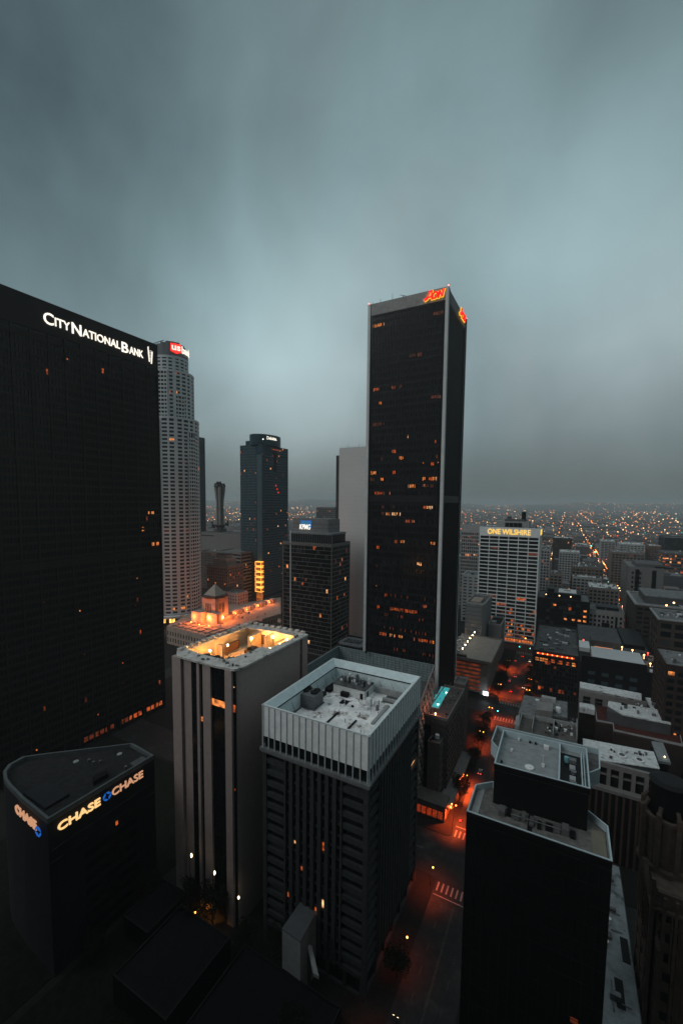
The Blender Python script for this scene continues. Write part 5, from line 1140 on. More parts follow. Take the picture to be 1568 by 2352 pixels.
# ------------------------------------------------------------------ left middle distance
def library():
    sm = pm('library_stone', (.34, .27, .225), .95, 0, .3, .25, .2); rf = pm('library_roof', (.27, .22, .18), .95, 0, .35, .4)
    t = thing('library', 'low stone library with a tiled pyramid tower washed by orange floodlights', 'library', (-345, 330, 0))
    z = 18
    P = [gp(*p, z) for p in ((383, 1438), (474, 1461), (520, 1447), (645, 1410), (645, 1372), (560, 1385), (470, 1395), (430, 1412))]
    MB().prism(P, 0, z).build('wall', sm, t)
    MB().prism([((x-P[0][0])*.985+P[0][0]+.4, (y-P[0][1])*.985+P[0][1]+.4) for x, y in P], z, z+.4).build('roof', rf, t)
    f = MB(); n = len(P)
    for i in (0, 1, 2): 
        a, b = Vector(P[i]), Vector(P[i+1]); d = (b-a).normalized(); nn = Vector((d.y, -d.x)); L = (b-a).length
        for k in range(int(L/4)):
            q = a+d*(k*4+1.2)+nn*.06; m = MB(); m.prism([tuple(q), tuple(q+d*1.5), tuple(q+d*1.5-nn*.3), tuple(q-nn*.3)], 9.5, 13.5); m.prism([tuple(q), tuple(q+d*1.5), tuple(q+d*1.5-nn*.3), tuple(q-nn*.3)], 3, 7); m.build('window', BLACK, t)
    # lines on the roof
    r = MB()
    for k in range(7): x = P[0][0]+8+k*9; r.box(x, x+.5, P[1][1]+3, P[1][1]+26, z+.4, z+.9)
    for k in range(3): y = P[1][1]+6+k*9; r.box(P[0][0]+4, P[0][0]+62, y, y+.5, z+.4, z+.85)
    r.build('roof_ridges', pm('roof_line', (.1, .08, .07), .9), t)
    cx, cy = gp(495, 1425, z)
    MB().box(cx-13, cx+13, cy-13, cy+13, z, z+5).build('tower_plinth', sm, t)
    for dx, dy in ((-9, -13), (9, -9)): MB().box(cx+dx-7, cx+dx+7, cy+dy-5, cy+dy+4, z, z+12).build('tower_wing', sm, t)
    o = MB().box(cx-9.5, cx+9.5, cy-9.5, cy+9.5, z+5, z+26).build('tower_shaft', sm, t)
    for s in (-1, 1):
        m = MB()
        for i in range(4): m.box(cx-4+i*2.2, cx-3+i*2.2, cy-9.7, cy-9.4, z+9, z+20)
        if s == 1: m = MB(); [m.box(cx+9.4, cx+9.7, cy-4+i*2.2, cy-3+i*2.2, z+9, z+20) for i in range(4)]
        m.build('tower_slits', BLACK, t)
    MB().cyl(cx, cy, 12.6, z+26, z+28.5, 8).build('tower_cornice', pm('cornice_dark', (.05, .055, .06), .9), t)
    MB().prism([(cx+s*11.5*math.cos(math.pi/4+k*math.pi/2), cy+11.5*math.sin(math.pi/4+k*math.pi/2)) for k in range(4) for s in (1,)], z+28.5, z+39, .06).build('pyramid_roof', pm('pyramid_tile', (.33, .29, .25), .9, 0, .5, 1.5), t)
    for dx, dy, e in ((-5, -17, 9000), (5, -16, 9000), (17, -5, 9000), (17, 6, 6000)):
        lamp('floodlight', cx+dx, cy+dy, z+7 if abs(dx) < 10 else z+7, e*1.5, (1, .2, .045), .5)
    for dx, dy in ((-12, -22), (2, -24), (13, -22)): lamp('floodlight', cx+dx, cy+dy, z+7, 11000, (1, .2, .05), .4); MB().ball(cx+dx, cy+dy, z+2, .6).build('roof_lamp', em('lamp_orange', (1, .3, .06), 9), t)
    # long east wing of sheds with glowing gaps
    for k in range(8):
        x, y = gp(535+k*13, 1408-k*4.2, z+3); B(x-3, x+3, y-3, y+3, z, z+5).build('roof_shed', sm, t)
        if k % 2 == 0: lamp('floodlight', x+5, y-1, z+6.5, 9000, (1, .22, .05), .3); MB().ball(x+5, y-1, z+3.5, .55).build('roof_lamp', em('lamp_orange', (1, .3, .06), 9), t)
    rg = random.Random(41)
    for k in range(26): x, y = gp(rg.uniform(400, 640), rg.uniform(1405, 1440), z); B(x, x+rg.uniform(1, 5), y, y+rg.uniform(1, 4), z+.4, z+rg.uniform(1, 3)).build('roof_block', rg.choice([sm, rf, PALE]), t)
library()
def leftcluster():
    rg = random.Random(19)
    def bx(name, label, pxl, pxr, pyt, Y, dep, wall, faces=('-Y', '+X'), fl=3.9, bay=4.5, pier=1.2, span=1.5, zb=0, **k):
        a = at_y(pxl, pyt, Y); b = at_y(pxr, pyt, Y); z = (a.z+b.z)/2; w = b.x-a.x
        return tower(name, label, a.x, b.x, Y, Y+dep, z, wall, GLASS, faces, max(2, int((z-6)/fl)), {f: max(2, int((w if f[1] == 'Y' else dep)/bay)) for f in faces}, pier, span, rng=rg, **k), a.x, b.x, z
    bx('dark_office_tower', 'slim blue black tower seen behind the right edge of the pale round skyscraper', 426, 458, 1006, 640, 14, pm('blue_granite2', (.04, .065, .075), .6, .1), faces=('-Y',), pier=.5, roofn=0, lit=.008, cap=60, ph=.5)
    t = thing('blank_block', 'wide windowless grey block below the slim stone tower of dishes', 'building', (-440, 480, 0))
    a = at_y(462, 1222, 520); b = at_y(553, 1218, 520); zb = a.z
    B(a.x, b.x, 520, 560, 0, zb).build('wall', pm('blank_concrete', (.17, .165, .16), .9, 0, .1, .05), t); B(a.x, a.x+30, 519.8, 519.9, zb-6, zb-4.6).build('band', BLACK, t); B(a.x+1, b.x-1, 521, 559, zb, zb+.5).build('roof', ROOFD, t)
    # microwave tower
    x, y = gp(506, 1250, 92); a = at_y(506, 1218, 545); x, zb0 = a.x, a.z; y = 545; zt = at_y(506, 1108, 545).z
    o = thing('dish_tower', 'slim flared concrete tower crowned and collared with communication dishes', 'tower', (x, y, 0))
    st = pm('tower_concrete', (.25, .24, .22), .9, 0, .3, .1)
    for sx, sy in ((-1, -1), (1, -1), (1, 1), (-1, 1)):
        for (z0, z1, r0, r1) in ((60, zt-34, 5.8, 5.0), (zt-34, zt-12, 5.0, 7.2), (zt-12, zt-8, 7.2, 7.2)):
            MB().tube((x+sx*r0*.62, y+sy*r0*.62, z0), (x+sx*r1*.62, y+sy*r1*.62, z1), r0*.42, 8, r1*.42).build('column', st, o)
    MB().cyl(x, y, 4.5, 50, zt-9, 8).build('shaft', MIDG, o); MB().cyl(x, y, 9, zt-9, zt-7.5, 8).cyl(x, y, 5, zt-7.5, zt-3, 8).build('platform', MIDG, o)
    for k in range(12):
        a_ = k*math.pi/6; rr, zz = (6.6, zt-3.5) if k % 2 else (7.5, zt-6.5); px_, py_ = x+rr*math.cos(a_), y+rr*math.sin(a_)
        MB().tube((px_, py_, zz), (px_+2*math.cos(a_), py_+2*math.sin(a_), zz+.6), .7, 10, 1.9).build('dish', BLACK, o)
    for k in range(5): MB().tube((x-4+k*2, y-2, zt-3), (x-4+k*2, y-2.6, zt+rg.uniform(-.5, 2)), .9, 8, 1.6).build('dish', BLACK, o)
    for k in range(16):
        a_ = k*math.pi/8; zz = zb0+rg.uniform(4, 14); rr = 12; MB().tube((x+rr*math.cos(a_), y+rr*math.sin(a_), zz), (x+(rr+2.4)*math.cos(a_), y+(rr+2.4)*math.sin(a_), zz+.8), .9, 10, 2.3).build('dish', BLACK, o)
    MB().cyl(x, y, 11.6, zb0-2, zb0+2, 12).cyl(x, y, 11.6, zb0+9, zb0+10, 12).build('platform', MIDG, o)
    bx('ribbon_office', 'grey office block with long dark ribbon windows beside the curved-top glass tower', 503, 553, 1268, 455, 30, pm('ribbon_wall', (.2, .185, .18), .9), pier=0, span=2.3, fl=5, lit=.06, cap=60)
    t, xa, xb, z = bx('stepped_stone_block', 'old stone block with tall narrow windows and a stepped top, some windows lit orange', 476, 523, 1300, 395, 28, pm('old_stone', (.2, .155, .13), .95), bay=3, pier=1.5, span=1.2, lit=.12, cap=100)
    B(xa+6, xb-6, 400, 418, z, z+9).build('upper_step', TAN, t); B(xa+10, xb-10, 403, 414, z+9, z+14).build('upper_step', TAN, t); B(xa+9.6, xb-9.6, 402.6, 414.4, z+14, z+14.8).build('roof', BLACK, t)
    bx('stone_annex', 'low rough stone annex with small windows just behind the pyramid tower', 500, 545, 1362, 385, 18, STONE, bay=4, pier=2.2, span=2, lit=.0, cap=60)
    bx('brown_block', 'dim brown block in the gap behind the pale round skyscraper', 462, 503, 1268, 500, 30, pm('brown_wall', (.12, .1, .09), .95), lit=.05, cap=50, bay=3)
    bx('gridded_office', 'distant dark gridded office block left of the pale windowless slab', 727, 768, 1166, 900, 50, pm('grid_wall', (.16, .17, .17), .9), lit=.12, cap=100, bay=5, pier=1.2, span=1.5, fl=5, faces=('-Y',))
    bx('pale_office_block', 'pale office block with paired narrow windows immediately left of the yellow named tower', 1060, 1103, 1207, 600, 45, pm('pale_grid', (.3, .31, .31), .9), bay=2.6, pier=.9, span=1.8, fl=5.2, lit=.12, cap=130, faces=('-Y',), top=10)
    bx('small_white_block', 'small white block peeping between the black skyscraper and the yellow named tower', 1062, 1099, 1322, 520, 30, WHITE, bay=5, pier=2.4, span=2.4, lit=.02, cap=30, faces=('-Y',))
    t = thing('chamfered_block', 'grey ribbed concrete block with a sunken roof box behind the parking structure', 'building', (-69, 400, 0))
    z = 54; mb = MB().prism([(-78, 386), (-63.5, 386), (-61.4, 388.5), (-61.4, 428), (-78, 428)], 0, z); mb.build('wall', pm('ribbed_concrete', (.17, .185, .19), .9, 0, .15, .3), t)
    m = MB()
    for k in range(14): m.box(-78, -63.6, 385.9, 386, 2+k*3.8, 2.4+k*3.8)
    m.build('wall_joints', MIDG, t); parapet(t, -78, -61.6, 388, 428, z, 1.2, .6, PALE, ROOFD); B(-75, -66, 392, 412, z+.1, z+1.5).build('roof_box', TAN, t)
    t = thing('small_grey_block', 'small grey block with a dark roof well tucked below the yellow named tower', 'building', (-54, 415, 0))
    B(-60, -48.6, 402, 430, 0, 33).build('wall', pm('ribbed_concrete', (.17, .185, .19), .9), t); parapet(t, -60, -48.6, 402, 430, 33, 1.5, .6, PALE, BLACK); B(-58, -54, 406, 412, 33.1, 35).build('roof_housing', PALE, t)
    # mid-ground plaza blocks at lower left, mostly dark
    t = thing('lift_housing', 'small blank shed-like shaft with a sloping grey roof standing in the dark plaza', 'building', (-64, 97, 0))
    P = [gp(*p, 20) for p in ((689.5, 2074), (726, 2096), (689.5, 2164), (648, 2134.5))]
    m = MB().prism(P, 0, 20); 
    m.build('wall', pm('shed_wall', (.3, .31, .31), .9), t); MB().prism([(sum(p[0] for p in P)/4+(p[0]-sum(q[0] for q in P)/4)*1.02, sum(p[1] for p in P)/4+(p[1]-sum(q[1] for q in P)/4)*1.02) for p in P], 20, 20.3).build('roof', pm('shed_roof', (.1, .105, .11), .9), t)
    m = MB(); a, b = gp(712, 2170, 14), gp(728, 2240, 14); m.hexa([(a[0]-1.2, a[1], 13), (a[0]+.6, a[1], 13), (b[0]+.6, b[1], 13), (b[0]-1.2, b[1], 13), (a[0]-1.2, a[1], 14), (a[0]+.6, a[1], 14), (b[0]+.6, b[1], 14), (b[0]-1.2, b[1], 14)])
    o = thing('footbridge', 'narrow pale bridge deck leading away from the small blank shaft', 'bridge', (a[0], a[1], 0)); m.build('deck', PALE, o); B(a[0]-1, a[0]+.4, a[1]-1, a[1], 0, 13).build('pier', MIDG, o)
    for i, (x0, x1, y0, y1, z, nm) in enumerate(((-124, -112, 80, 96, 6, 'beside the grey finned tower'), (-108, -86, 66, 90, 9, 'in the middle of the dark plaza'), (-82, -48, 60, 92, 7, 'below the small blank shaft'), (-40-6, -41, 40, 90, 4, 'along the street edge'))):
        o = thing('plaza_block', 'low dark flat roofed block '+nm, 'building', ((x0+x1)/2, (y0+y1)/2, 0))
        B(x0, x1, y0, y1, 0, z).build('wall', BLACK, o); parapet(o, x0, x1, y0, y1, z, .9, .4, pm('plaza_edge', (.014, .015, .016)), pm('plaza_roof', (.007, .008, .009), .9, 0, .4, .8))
leftcluster()
# ================================================================== GENERIC CITY, TREES, LAMPS, CARS
def project(x, y, z):
    v = Vector((x, y, z))-CP; k = v.dot(FW)
    if k < 1: return (-9999, -9999, -1)
    return (CX+FPX*v.dot(RT)/k, PPY-FPX*v.dot(UP)/k, k)
def rightcity():
    rg = random.Random(23)
    def bx(name, label, pxl, pxr, pyt, Y, dep, wall, fl=4, bay=4, pier=1.3, span=1.6, faces=('-Y', '-X'), pyr=None, glass=GLASS, **k):
        a = at_y(pxl, pyt, Y); b = at_y(pxr, pyr or pyt+(pxr-pxl)*.1, Y); z = a.z; w = b.x-a.x
        return tower(name, label, a.x, b.x, Y, Y+dep, z, wall, glass, faces, max(2, int((z-6)/fl)), {f: max(2, int((w if f[1] == 'Y' else dep)/bay)) for f in faces}, pier, span, rng=rg, **k), a.x, b.x, z
    tn = pm('tan_masonry2', (.15, .125, .11), .95)
    t, a, b, z = bx('parapet_block', 'dark masonry block with a broad pale parapet and raised roof box beyond the second avenue', 1460, 1568, 1389, 440, 60, pm('brown_masonry', (.055, .046, .04), .95), roofn=0, lit=.01, cap=90, bay=5, ph=.2)
    parapet(t, a-1.2, b+1, 438.8, 502, z, 1.4, 2.0, PALE, ROOFM); B(a+8, a+42, 452, 492, z+.05, z+6).build('roof_box', MIDG, t); B(a+7.5, a+42.5, 451.5, 492.5, z+6, z+7).build('roof', ROOFM, t)
    t, a, b, z = bx('corner_masonry_block', 'dark masonry block at the right edge with heavy pale cornice and cluttered roof', 1513, 1650, 1423, 370, 34, pm('brown_masonry', (.055, .046, .04), .95), roofn=46, lit=.01, cap=90, bay=7, fl=6, pier=2, span=2.2, ph=.2)
    parapet(t, a-1, b+1, 369, 405, z, 1.1, 1.1, PALE, ROOFM)
    for px, py in ((1529, 1396), (1546, 1390)): x, y = gp(px, py, z); MB().ball(x, y, z+2, .7).build('roof_lamp', em('lamp_amber', (1, .6, .25), 6), t)
    bx('dark_side_block', 'near black block standing at the right edge below the heavy cornice', 1530, 1700, 1530, 262, 30, pm('dark_brick', (.07, .05, .045), .9), roofn=10, lit=.01, cap=40, bay=4)
    t, a, b, z = bx('blank_stepped_block', 'grey stepped roofed block with a big blank wall and windows only at left', 1444, 1522, 1303, 640, 70, pm('grey_stucco', (.13, .13, .128), .95, 0, .1, .1), bay=30, pier=22, span=3.4, fl=5, roofn=0, lit=0, cap=40)
    B(a+8, a+36, 645, 690, z, z+5).build('upper_step', MIDG, t); B(a+36, b-8, 645, 690, z, z+2.5).build('upper_step', MIDG, t)
    for j in range(8):
        for i in range(3): pane('window', t, GLASS, a+3+i*4, a+5+i*4, 639.2, 639.35, z-8-j*6, z-5-j*6)
    for q, (nm, lb, args, kw) in enumerate((
        ('banded_office', 'dark office block at the right edge with rows of orange lit strip windows', (1521, 1600, 1271, 900, 60, pm('band_dark', (.08, .08, .08), .9)), dict(pier=0, span=2.6, fl=5.4, lit=.22, cap=100, rowbias=.5)),
        ('tall_black_block', 'tall black windowless looking block behind the orange banded office at the right edge', (1527, 1620, 1236, 1120, 70, BLACK), dict(lit=.004, cap=40, roofn=2)),
        ('tan_grid_block', 'warm grey block with many small windows just right of the second avenue', (1404, 1479, 1269, 860, 60, tn), dict(lit=.02, cap=80, bay=5, fl=4.5)),
        ('pale_corner_block', 'pale block with a blank right half beside the line of traffic signals', (1380, 1412, 1243, 1180, 60, PALE), dict(lit=.02, cap=60, bay=6)),
        ('long_pale_block', 'long pale block with bold square windows in the far middle distance', (1423, 1479, 1250, 1120, 60, PALE), dict(lit=.02, cap=80, bay=6, pier=2.2, span=2)),
        ('rose_block', 'rose tinted block far back left of the tall black block', (1490, 1525, 1254, 1150, 50, pm('rose_wall', (.18, .12, .1), .9)), dict(lit=.05, cap=60)),
        ('tall_brown_block', 'dark brown narrow windowed block right of the yellow named tower', (1270, 1312, 1236, 900, 50, pm('brown_masonry', (.055, .046, .04), .95)), dict(lit=.02, cap=80, bay=3.4)),
        ('grey_step_block', 'grey block with a broad flat roof in front of the dark brown block', (1284, 1330, 1268, 780, 40, PALE), dict(lit=.03, cap=60)),
        ('long_low_block', 'long dim low block with a pale roof edge left of the second avenue', (1313, 1384, 1302, 640, 40, pm('dim_brown', (.12, .1, .085), .95)), dict(lit=.02, cap=60)),
        ('white_narrow_block', 'narrow pale windowed block standing directly right of the yellow named tower', (1242, 1262, 1262, 620, 30, PALE), dict(lit=.03, cap=60, bay=3)),
        ('courtyard_block', 'pale two winged block with a dark courtyard just beyond the white block of square windows', (1352, 1420, 1350, 560, 40, pm('cream_wall', (.2, .18, .16), .95)), dict(lit=.02, cap=70, bay=4)),
        ('gable_block', 'light roofed irregular block between the black office block and the second avenue', (1315, 1380, 1325, 620, 30, PALE), dict(lit=.02, cap=50)),
        ('small_cream_block', 'small cream block left behind the black office block', (1262, 1290, 1318, 600, 30, pm('cream_wall', (.2, .18, .16), .95)), dict(lit=.02, cap=40)))):
        bx(nm, lb, *args, roofm=rg.choice([ROOFM, ROOFW, ROOFD]), **{'roofn': 26, **kw})
rightcity()
FAC = [far_facade('far_facade_%s' % n, c, l) for n, c, l in (('grey', (.1, .105, .11), .97), ('pale', (.22, .22, .22), .97), ('tan', (.13, .11, .1), .96), ('dark', (.045, .045, .05), .95), ('brown', (.075, .06, .055), .96))]
FN = ['grey', 'pale', 'tan', 'dark', 'brown']
BUILT = []
for o in list(COL.objects):
    if o.type == 'EMPTY' and o.get('category') in ('building', 'office tower', 'office building', 'library', 'tower', 'skyscraper', 'parking garage'):
        xs_ = []; ys_ = []
        for ch in o.children:
            if ch.name.startswith(('wall', 'lower_wing', 'rear_wing')) and ch.type == 'MESH':
                for v in ch.data.vertices: xs_.append(v.co.x+o.location.x); ys_.append(v.co.y+o.location.y)
        if xs_: BUILT.append((min(xs_)-5, max(xs_)+5, min(ys_)-6, max(ys_)+6))
def city():
    rg = random.Random(101); ind = []; stuff = {i: MB() for i in range(3)}; roofs = MB(); far = 0
    def clear(x0, x1, y0, y1):
        return all(x1 < a or x0 > b or y1 < c or y0 > d for a, b, c, d in BUILT)
    cand = []
    X = -2600
    gx = sorted([a for a in AVX]+[(460+i*100, 476+i*100) for i in range(60)]+[(-660-i*110, -644-i*110) for i in range(50)]); gy = sorted(STY+[(2400+i*160, 2416+i*160) for i in range(36)])
    gxs = [(gx[i][1], gx[i+1][0]) for i in range(len(gx)-1)]; gys = [(gy[i][1], gy[i+1][0]) for i in range(len(gy)-1)]
    for c, d in gys:
        for a, b in gxs:
            nx = max(1, int((b-a)/rg.uniform(24, 42))); ny = max(1, int((d-c)/rg.uniform(28, 55)))
            if c > 2200: nx, ny = max(1, nx//2), max(1, ny//2)
            for i in range(nx):
                for j in range(ny):
                    if rg.random() < .16: continue
                    w = (b-a)/nx; h = (d-c)/ny
                    x0 = a+4+i*w; x1 = a+i*w+w-rg.uniform(1, 6); y0 = c+4+j*h; y1 = c+j*h+h-rg.uniform(1, 8)
                    if x1-x0 < 6 or y1-y0 < 6: continue
                    D = math.hypot(x0, y0)
                    if D < 1100: z = rg.choice([14, 18, 22, 26, 32, 38, 44])*rg.uniform(.8, 1.15)
                    elif D < 2000: z = rg.choice([8, 10, 12, 16, 20, 30])*rg.uniform(.8, 1.2)
                    else: z = rg.choice([5, 6, 8, 10, 14])*rg.uniform(.8, 1.2)
                    if x0 < -200: z *= .55
                    px, py, k = project((x0+x1)/2, y0, z)
                    if k < 0 or px < 455 or px > 1640: continue
                    if 842 < px < 1062 or (782 < px < 842 and D > 440) or (665 > px > 555 and D > 600): continue
                    if y0 < 470 and x0 < 84: continue
                    if x0 < -20 and D < 620: continue
                    if not clear(x0, x1, y0, y1): continue
                    cand.append((D, x0, x1, y0, y1, z))
    cand.sort()
    for n, (D, x0, x1, y0, y1, z) in enumerate(cand):
        k = rg.randrange(5)
        if n < 210:
            side = 'left of the second avenue' if x0 < 65 else 'right of the second avenue'
            dist = 'near' if D < 800 else ('in the middle distance' if D < 1500 else 'far off')
            size = 'small' if z < 14 else ('mid height' if z < 26 else 'tall')
            o = thing('city_block', '%s %s walled block %s %s' % (size, FN[k], dist, side), 'building', ((x0+x1)/2, (y0+y1)/2, 0), 'city blocks %s' % dist)
            mb = MB().box(x0, x1, y0, y1, 0, z)
            if rg.random() < .35: m2 = rg.uniform(.3, .6); mb.box(x0+(x1-x0)*.15, x0+(x1-x0)*(.15+m2), y0+(y1-y0)*.2, y1-(y1-y0)*.2, z, z+rg.uniform(3, 9))
            mb.build('wall', FAC[k], o)
            p = MB(); p.box(x0, x1, y0, y0+.5, z, z+1); p.box(x0, x0+.5, y0+.5, y1, z, z+1); p.box(x1-.5, x1, y0+.5, y1, z, z+1); p.box(x0+.5, x1-.5, y1-.5, y1, z, z+1); p.build('parapet', rg.choice([PALE, MIDG, STONE]), o)
            rm = rg.choice([ROOFM, ROOFM, ROOFD, ROOFW, PALE]); B(x0+.6, x1-.6, y0+.6, y1-.6, z, z+.25).build('roof', rm, o)
            for i in range(rg.randrange(3, 8)):
                w, d = rg.uniform(1.5, 6), rg.uniform(1.5, 6); x, y = rg.uniform(x0+1, max(x0+1.1, x1-w-1)), rg.uniform(y0+1, max(y0+1.1, y1-d-1)); B(x, x+w, y, y+d, z+.25, z+rg.uniform(1, 3.4)).build('roof_housing', rg.choice([STEEL, WHITE, PALE, MIDG, BLACK]), o)
        else:
            stuff[n % 3].box(x0, x1, y0, y1, 0, z)
            if rg.random() < .5: roofs.box(x0+.5, x1-.5, y0+.5, y1-.5, z, z+.4)
    for i, m in enumerate((0, 3, 4)):
        o = stuff[i].build('distant_buildings', FAC[m]); tag(o, ['grey', 'dark', 'brown'][i]+' low buildings of the distant city spreading to the horizon', 'buildings'); o['kind'] = 'stuff'
    o = roofs.build('distant_roofs', ROOFM); tag(o, 'pale flat roofs of the distant low city', 'roofs'); o['kind'] = 'stuff'
city()
def trees():
    rg = random.Random(33); lf = pm('leaves', (.014, .018, .01), .8, 0, .5, .6); bk = pm('bark', (.05, .035, .025), .95)
    def make(h, r, seed):
        g = random.Random(seed); t = thing('street_tree', 'x', 'tree', (0, 0, 0))
        m = MB(); m.tube((0, 0, 0), (0, 0, h*.45), .28, 8, .18)
        for k in range(7): a = k*.9; m.tube((0, 0, h*.4), (r*.6*math.cos(a), r*.6*math.sin(a), h*.72+g.uniform(-.5, .8)), .13, 5, .04)
        m.build('trunk', bk, t); m = MB(); cl = [(g.uniform(-.65, .65)*r, g.uniform(-.65, .65)*r, h*.7+g.uniform(-.25, .3)*h, g.uniform(.3, .5)*r) for _ in range(16)]
        for k in range(2600):
            c = g.choice(cl); v = Vector((g.gauss(0, 1), g.gauss(0, 1), g.gauss(0, 1))).normalized()*c[3]*g.uniform(.55, 1.05); p = Vector(c[:3])+v
            a = Vector((g.gauss(0, 1), g.gauss(0, 1), g.gauss(0, 1))).normalized(); b = a.orthogonal().normalized(); s = g.uniform(.16, .34); i = len(m.v)
            m.v += [tuple(p+a*s), tuple(p+b*s*.6), tuple(p-a*s), tuple(p-b*s*.6)]; m.f.append((i, i+1, i+2, i+3))
        m.build('crown', lf, t); return t
    pr = [make(10, 4.6, 1), make(12, 5.2, 2), make(9, 4, 3)]
    spots = [(-39.6, 231, 'behind the lit stretch of pavement'), (-39.8, 248, 'left side of the avenue past the pool roof block'), (-40, 262, 'left kerb midway to the junction'), (-39.8, 276, 'left kerb next to the far junction'), (-18.8, 262, 'right kerb beside the walled terrace block'), (-18.9, 278, 'right kerb just before the far junction'), (-39.8, 325, 'at the foot of the parking structure'), (-40, 340, 'along the parking structure side'), (-40, 356, 'further along the parking structure'), (-19, 326, 'at the corner of the dark office block'), (-19, 350, 'along the dark office block'), (-19, 372, 'deeper along the dark office block'), (-40, 380, 'past the parking structure'), (-19, 395, 'near the lit bank of signals'), (-40, 200, 'over the awning below the pool roof'), (-39.5, 112, 'beside the middle tower'), (-106, 92, 'in the dark plaza'), (-112, 98, 'near the plaza lamps'), (-58, 84, 'near the small blank shaft'), (-72, 96, 'left of the small blank shaft'), (-84, 95, 'in the middle of the dark plaza'), (-96, 60, 'deep in the dark plaza'), (-100, 96, 'at the foot of the plaza lamp'), (-82, 62, 'between the plaza blocks'), (-118, 104, 'against the finned tower'), (-126, 90, 'beside the angled office block'), (-125, 70, 'below the glowing bank name')]
    for i, (x, y, w) in enumerate(spots):
        o = pr[i] if i < 3 else copy_tree(pr[i % 3]); o.location = (x, y, .14); o.rotation_euler.z = rg.random()*6; s = rg.uniform(.85, 1.15); o.scale = (s, s, s)
        o['label'] = 'dark leafy street tree '+w; o['group'] = 'street trees'
trees()
def lamps():
    rg = random.Random(12)
    am = em('street_bulb', (1, .3, .05), 9); wb = em('street_bulb_white', (1, .75, .45), 7)
    def make(double, bulb):
        t = thing('street_lamp', 'x', 'street lamp', (0, 0, 0)); m = MB(); m.tube((0, 0, 0), (0, 0, 7.6), .13, 6, .08)
        for s in ((-1, 1) if double else (1,)): m.tube((0, 0, 7.4), (s*.9, 0, 7.9), .06, 5)
        m.build('post', BLACK, t)
        for s in ((-1, 1) if double else (1,)): MB().ball(s*.95, 0, 7.9, .3).build('bulb', bulb, t)
        return t
    pa = make(True, am); pw = make(False, wb); ps = make(False, am); used = set()
    def put(p, x, y, label, e=0, c=(1, .1, .018), grp='street lamps along the near avenue'):
        o = p if p.name not in used else copy_tree(p); used.add(p.name); o.location = (x, y, .14); o['label'] = label; o['group'] = grp
        if e: lamp('street_light', x, y, 7.2, e*(14 if e > 500 else 5), c, .3)
        return o
    for i, (x, y, e, w) in enumerate(((-39.2, 208, 6500, 'double headed lamp glowing over the red lit pavement below the pool roof'), (-39.3, 184, 3600, 'double headed lamp at the kerb corner by the crosswalk'), (-39.3, 254, 1500, 'double headed lamp among the avenue trees'), (-19.6, 236, 1300, 'double headed lamp on the right kerb beside the tank roof block'), (-39.3, 288, 1800, 'double headed lamp before the far junction'), (-19.6, 290, 1800, 'double headed lamp right of the far junction'), (-39.3, 330, 2600, 'double headed lamp below the parking structure'), (-19.6, 352, 2200, 'double headed lamp below the dark office block'), (-39.3, 385, 3200, 'double headed lamp past the parking structure'), (-19.6, 400, 2600, 'double headed lamp toward the yellow named tower'), (-19.4, 330, 2600, 'double headed lamp at the corner by the dark office block'))):
        put(pa, x, y, w, e)
    for px, py, w in ((440, 1965, 'white lamp left of the grey finned tower'), (493, 2005, 'white lamp at the foot of the grey finned tower'), (548, 2062, 'white lamp between the grey finned tower and the middle tower')):
        zz = {440: 22, 493: 20, 548: 14}[px]; x, y = gp(px, py, zz); o = put(pw, x-.95, y, w, 0, (1, .8, .5), 'white plaza lamps'); o.scale = (1, 1, zz/7.95)
    x, y = gp(444, 2112, 5); put(ps, x, y, 'orange lamp glowing over the plaza at lower left', 900, (1, .35, .05), 'plaza lamps'); 
    for (x, y, w, e) in ((-39.3, 92, 'orange lamp low along the dark avenue beside the middle tower', 400), (-39.3, 68, 'orange lamp on the dark avenue nearest the viewer', 400), (-39.3, 118, 'orange lamp along the dark avenue before the crosswalk', 400), (-39.3, 147, 'orange lamp at the near crosswalk beside the middle tower', 520), (-130, 150, 'orange lamp between the grey finned tower and the bronze skyscraper', 900)):
        put(ps, x, y, w, e, grp='street lamps along the near avenue')
    # lamps on the second avenue and cross streets, each a post with one bulb
    far = thing('street_lamp', 'x', 'street lamp', (0, 0, 0)); MB().tube((0, 0, 0), (0, 0, 8), .15, 5).build('post', BLACK, far); MB().ball(0, 0, 8.2, .62).build('bulb', em('far_bulb', (1, .28, .05), 6), far)
    far2 = thing('street_lamp', 'x', 'street lamp', (0, 0, 0)); MB().tube((0, 0, 0), (0, 0, 8), .15, 5).build('post', BLACK, far2); MB().ball(0, 0, 8.2, .75).build('bulb', em('far_bulb_warm', (1, .5, .18), 7), far2)
    first = {0: True, 1: True}; n = 0
    pts = []
    for y in range(340, 1500, 24):
        for x in (60.5, 81.5): pts.append((x, y, 'beside the second avenue'))
    for sy in (440, 580, 720, 870, 1020, 1180, 1350, 1550):
        for x in range(-300, 900, 34):
            pts.append((x+rg.uniform(-4, 4), sy-2 if rg.random() < .5 else sy+18, 'on a cross street'))
    rg.shuffle(pts)
    for x, y, w in pts:
        px, py, k = project(x, y, 8)
        if k < 0 or px < 460 or px > 1590 or 775 < px < 1066 or n >= 230: continue
        i = 0 if rg.random() < .68 else 1
        p = (far, far2)[i]; o = p if first[i] else copy_tree(p); first[i] = False; n += 1; o.location = (x, y, .1); s = 1+y/1500; o.scale = (s, s, 1)
        o['label'] = ('orange' if i == 0 else 'warm white')+' street lamp '+w+' in the distant grid'; o['group'] = 'distant street lamps'
    for y in (380, 440, 510, 590, 680, 790, 920, 1080): lamp('street_light', 71, y, 9, 42000 if y < 700 else 90000, (1, .13, .025), .5)
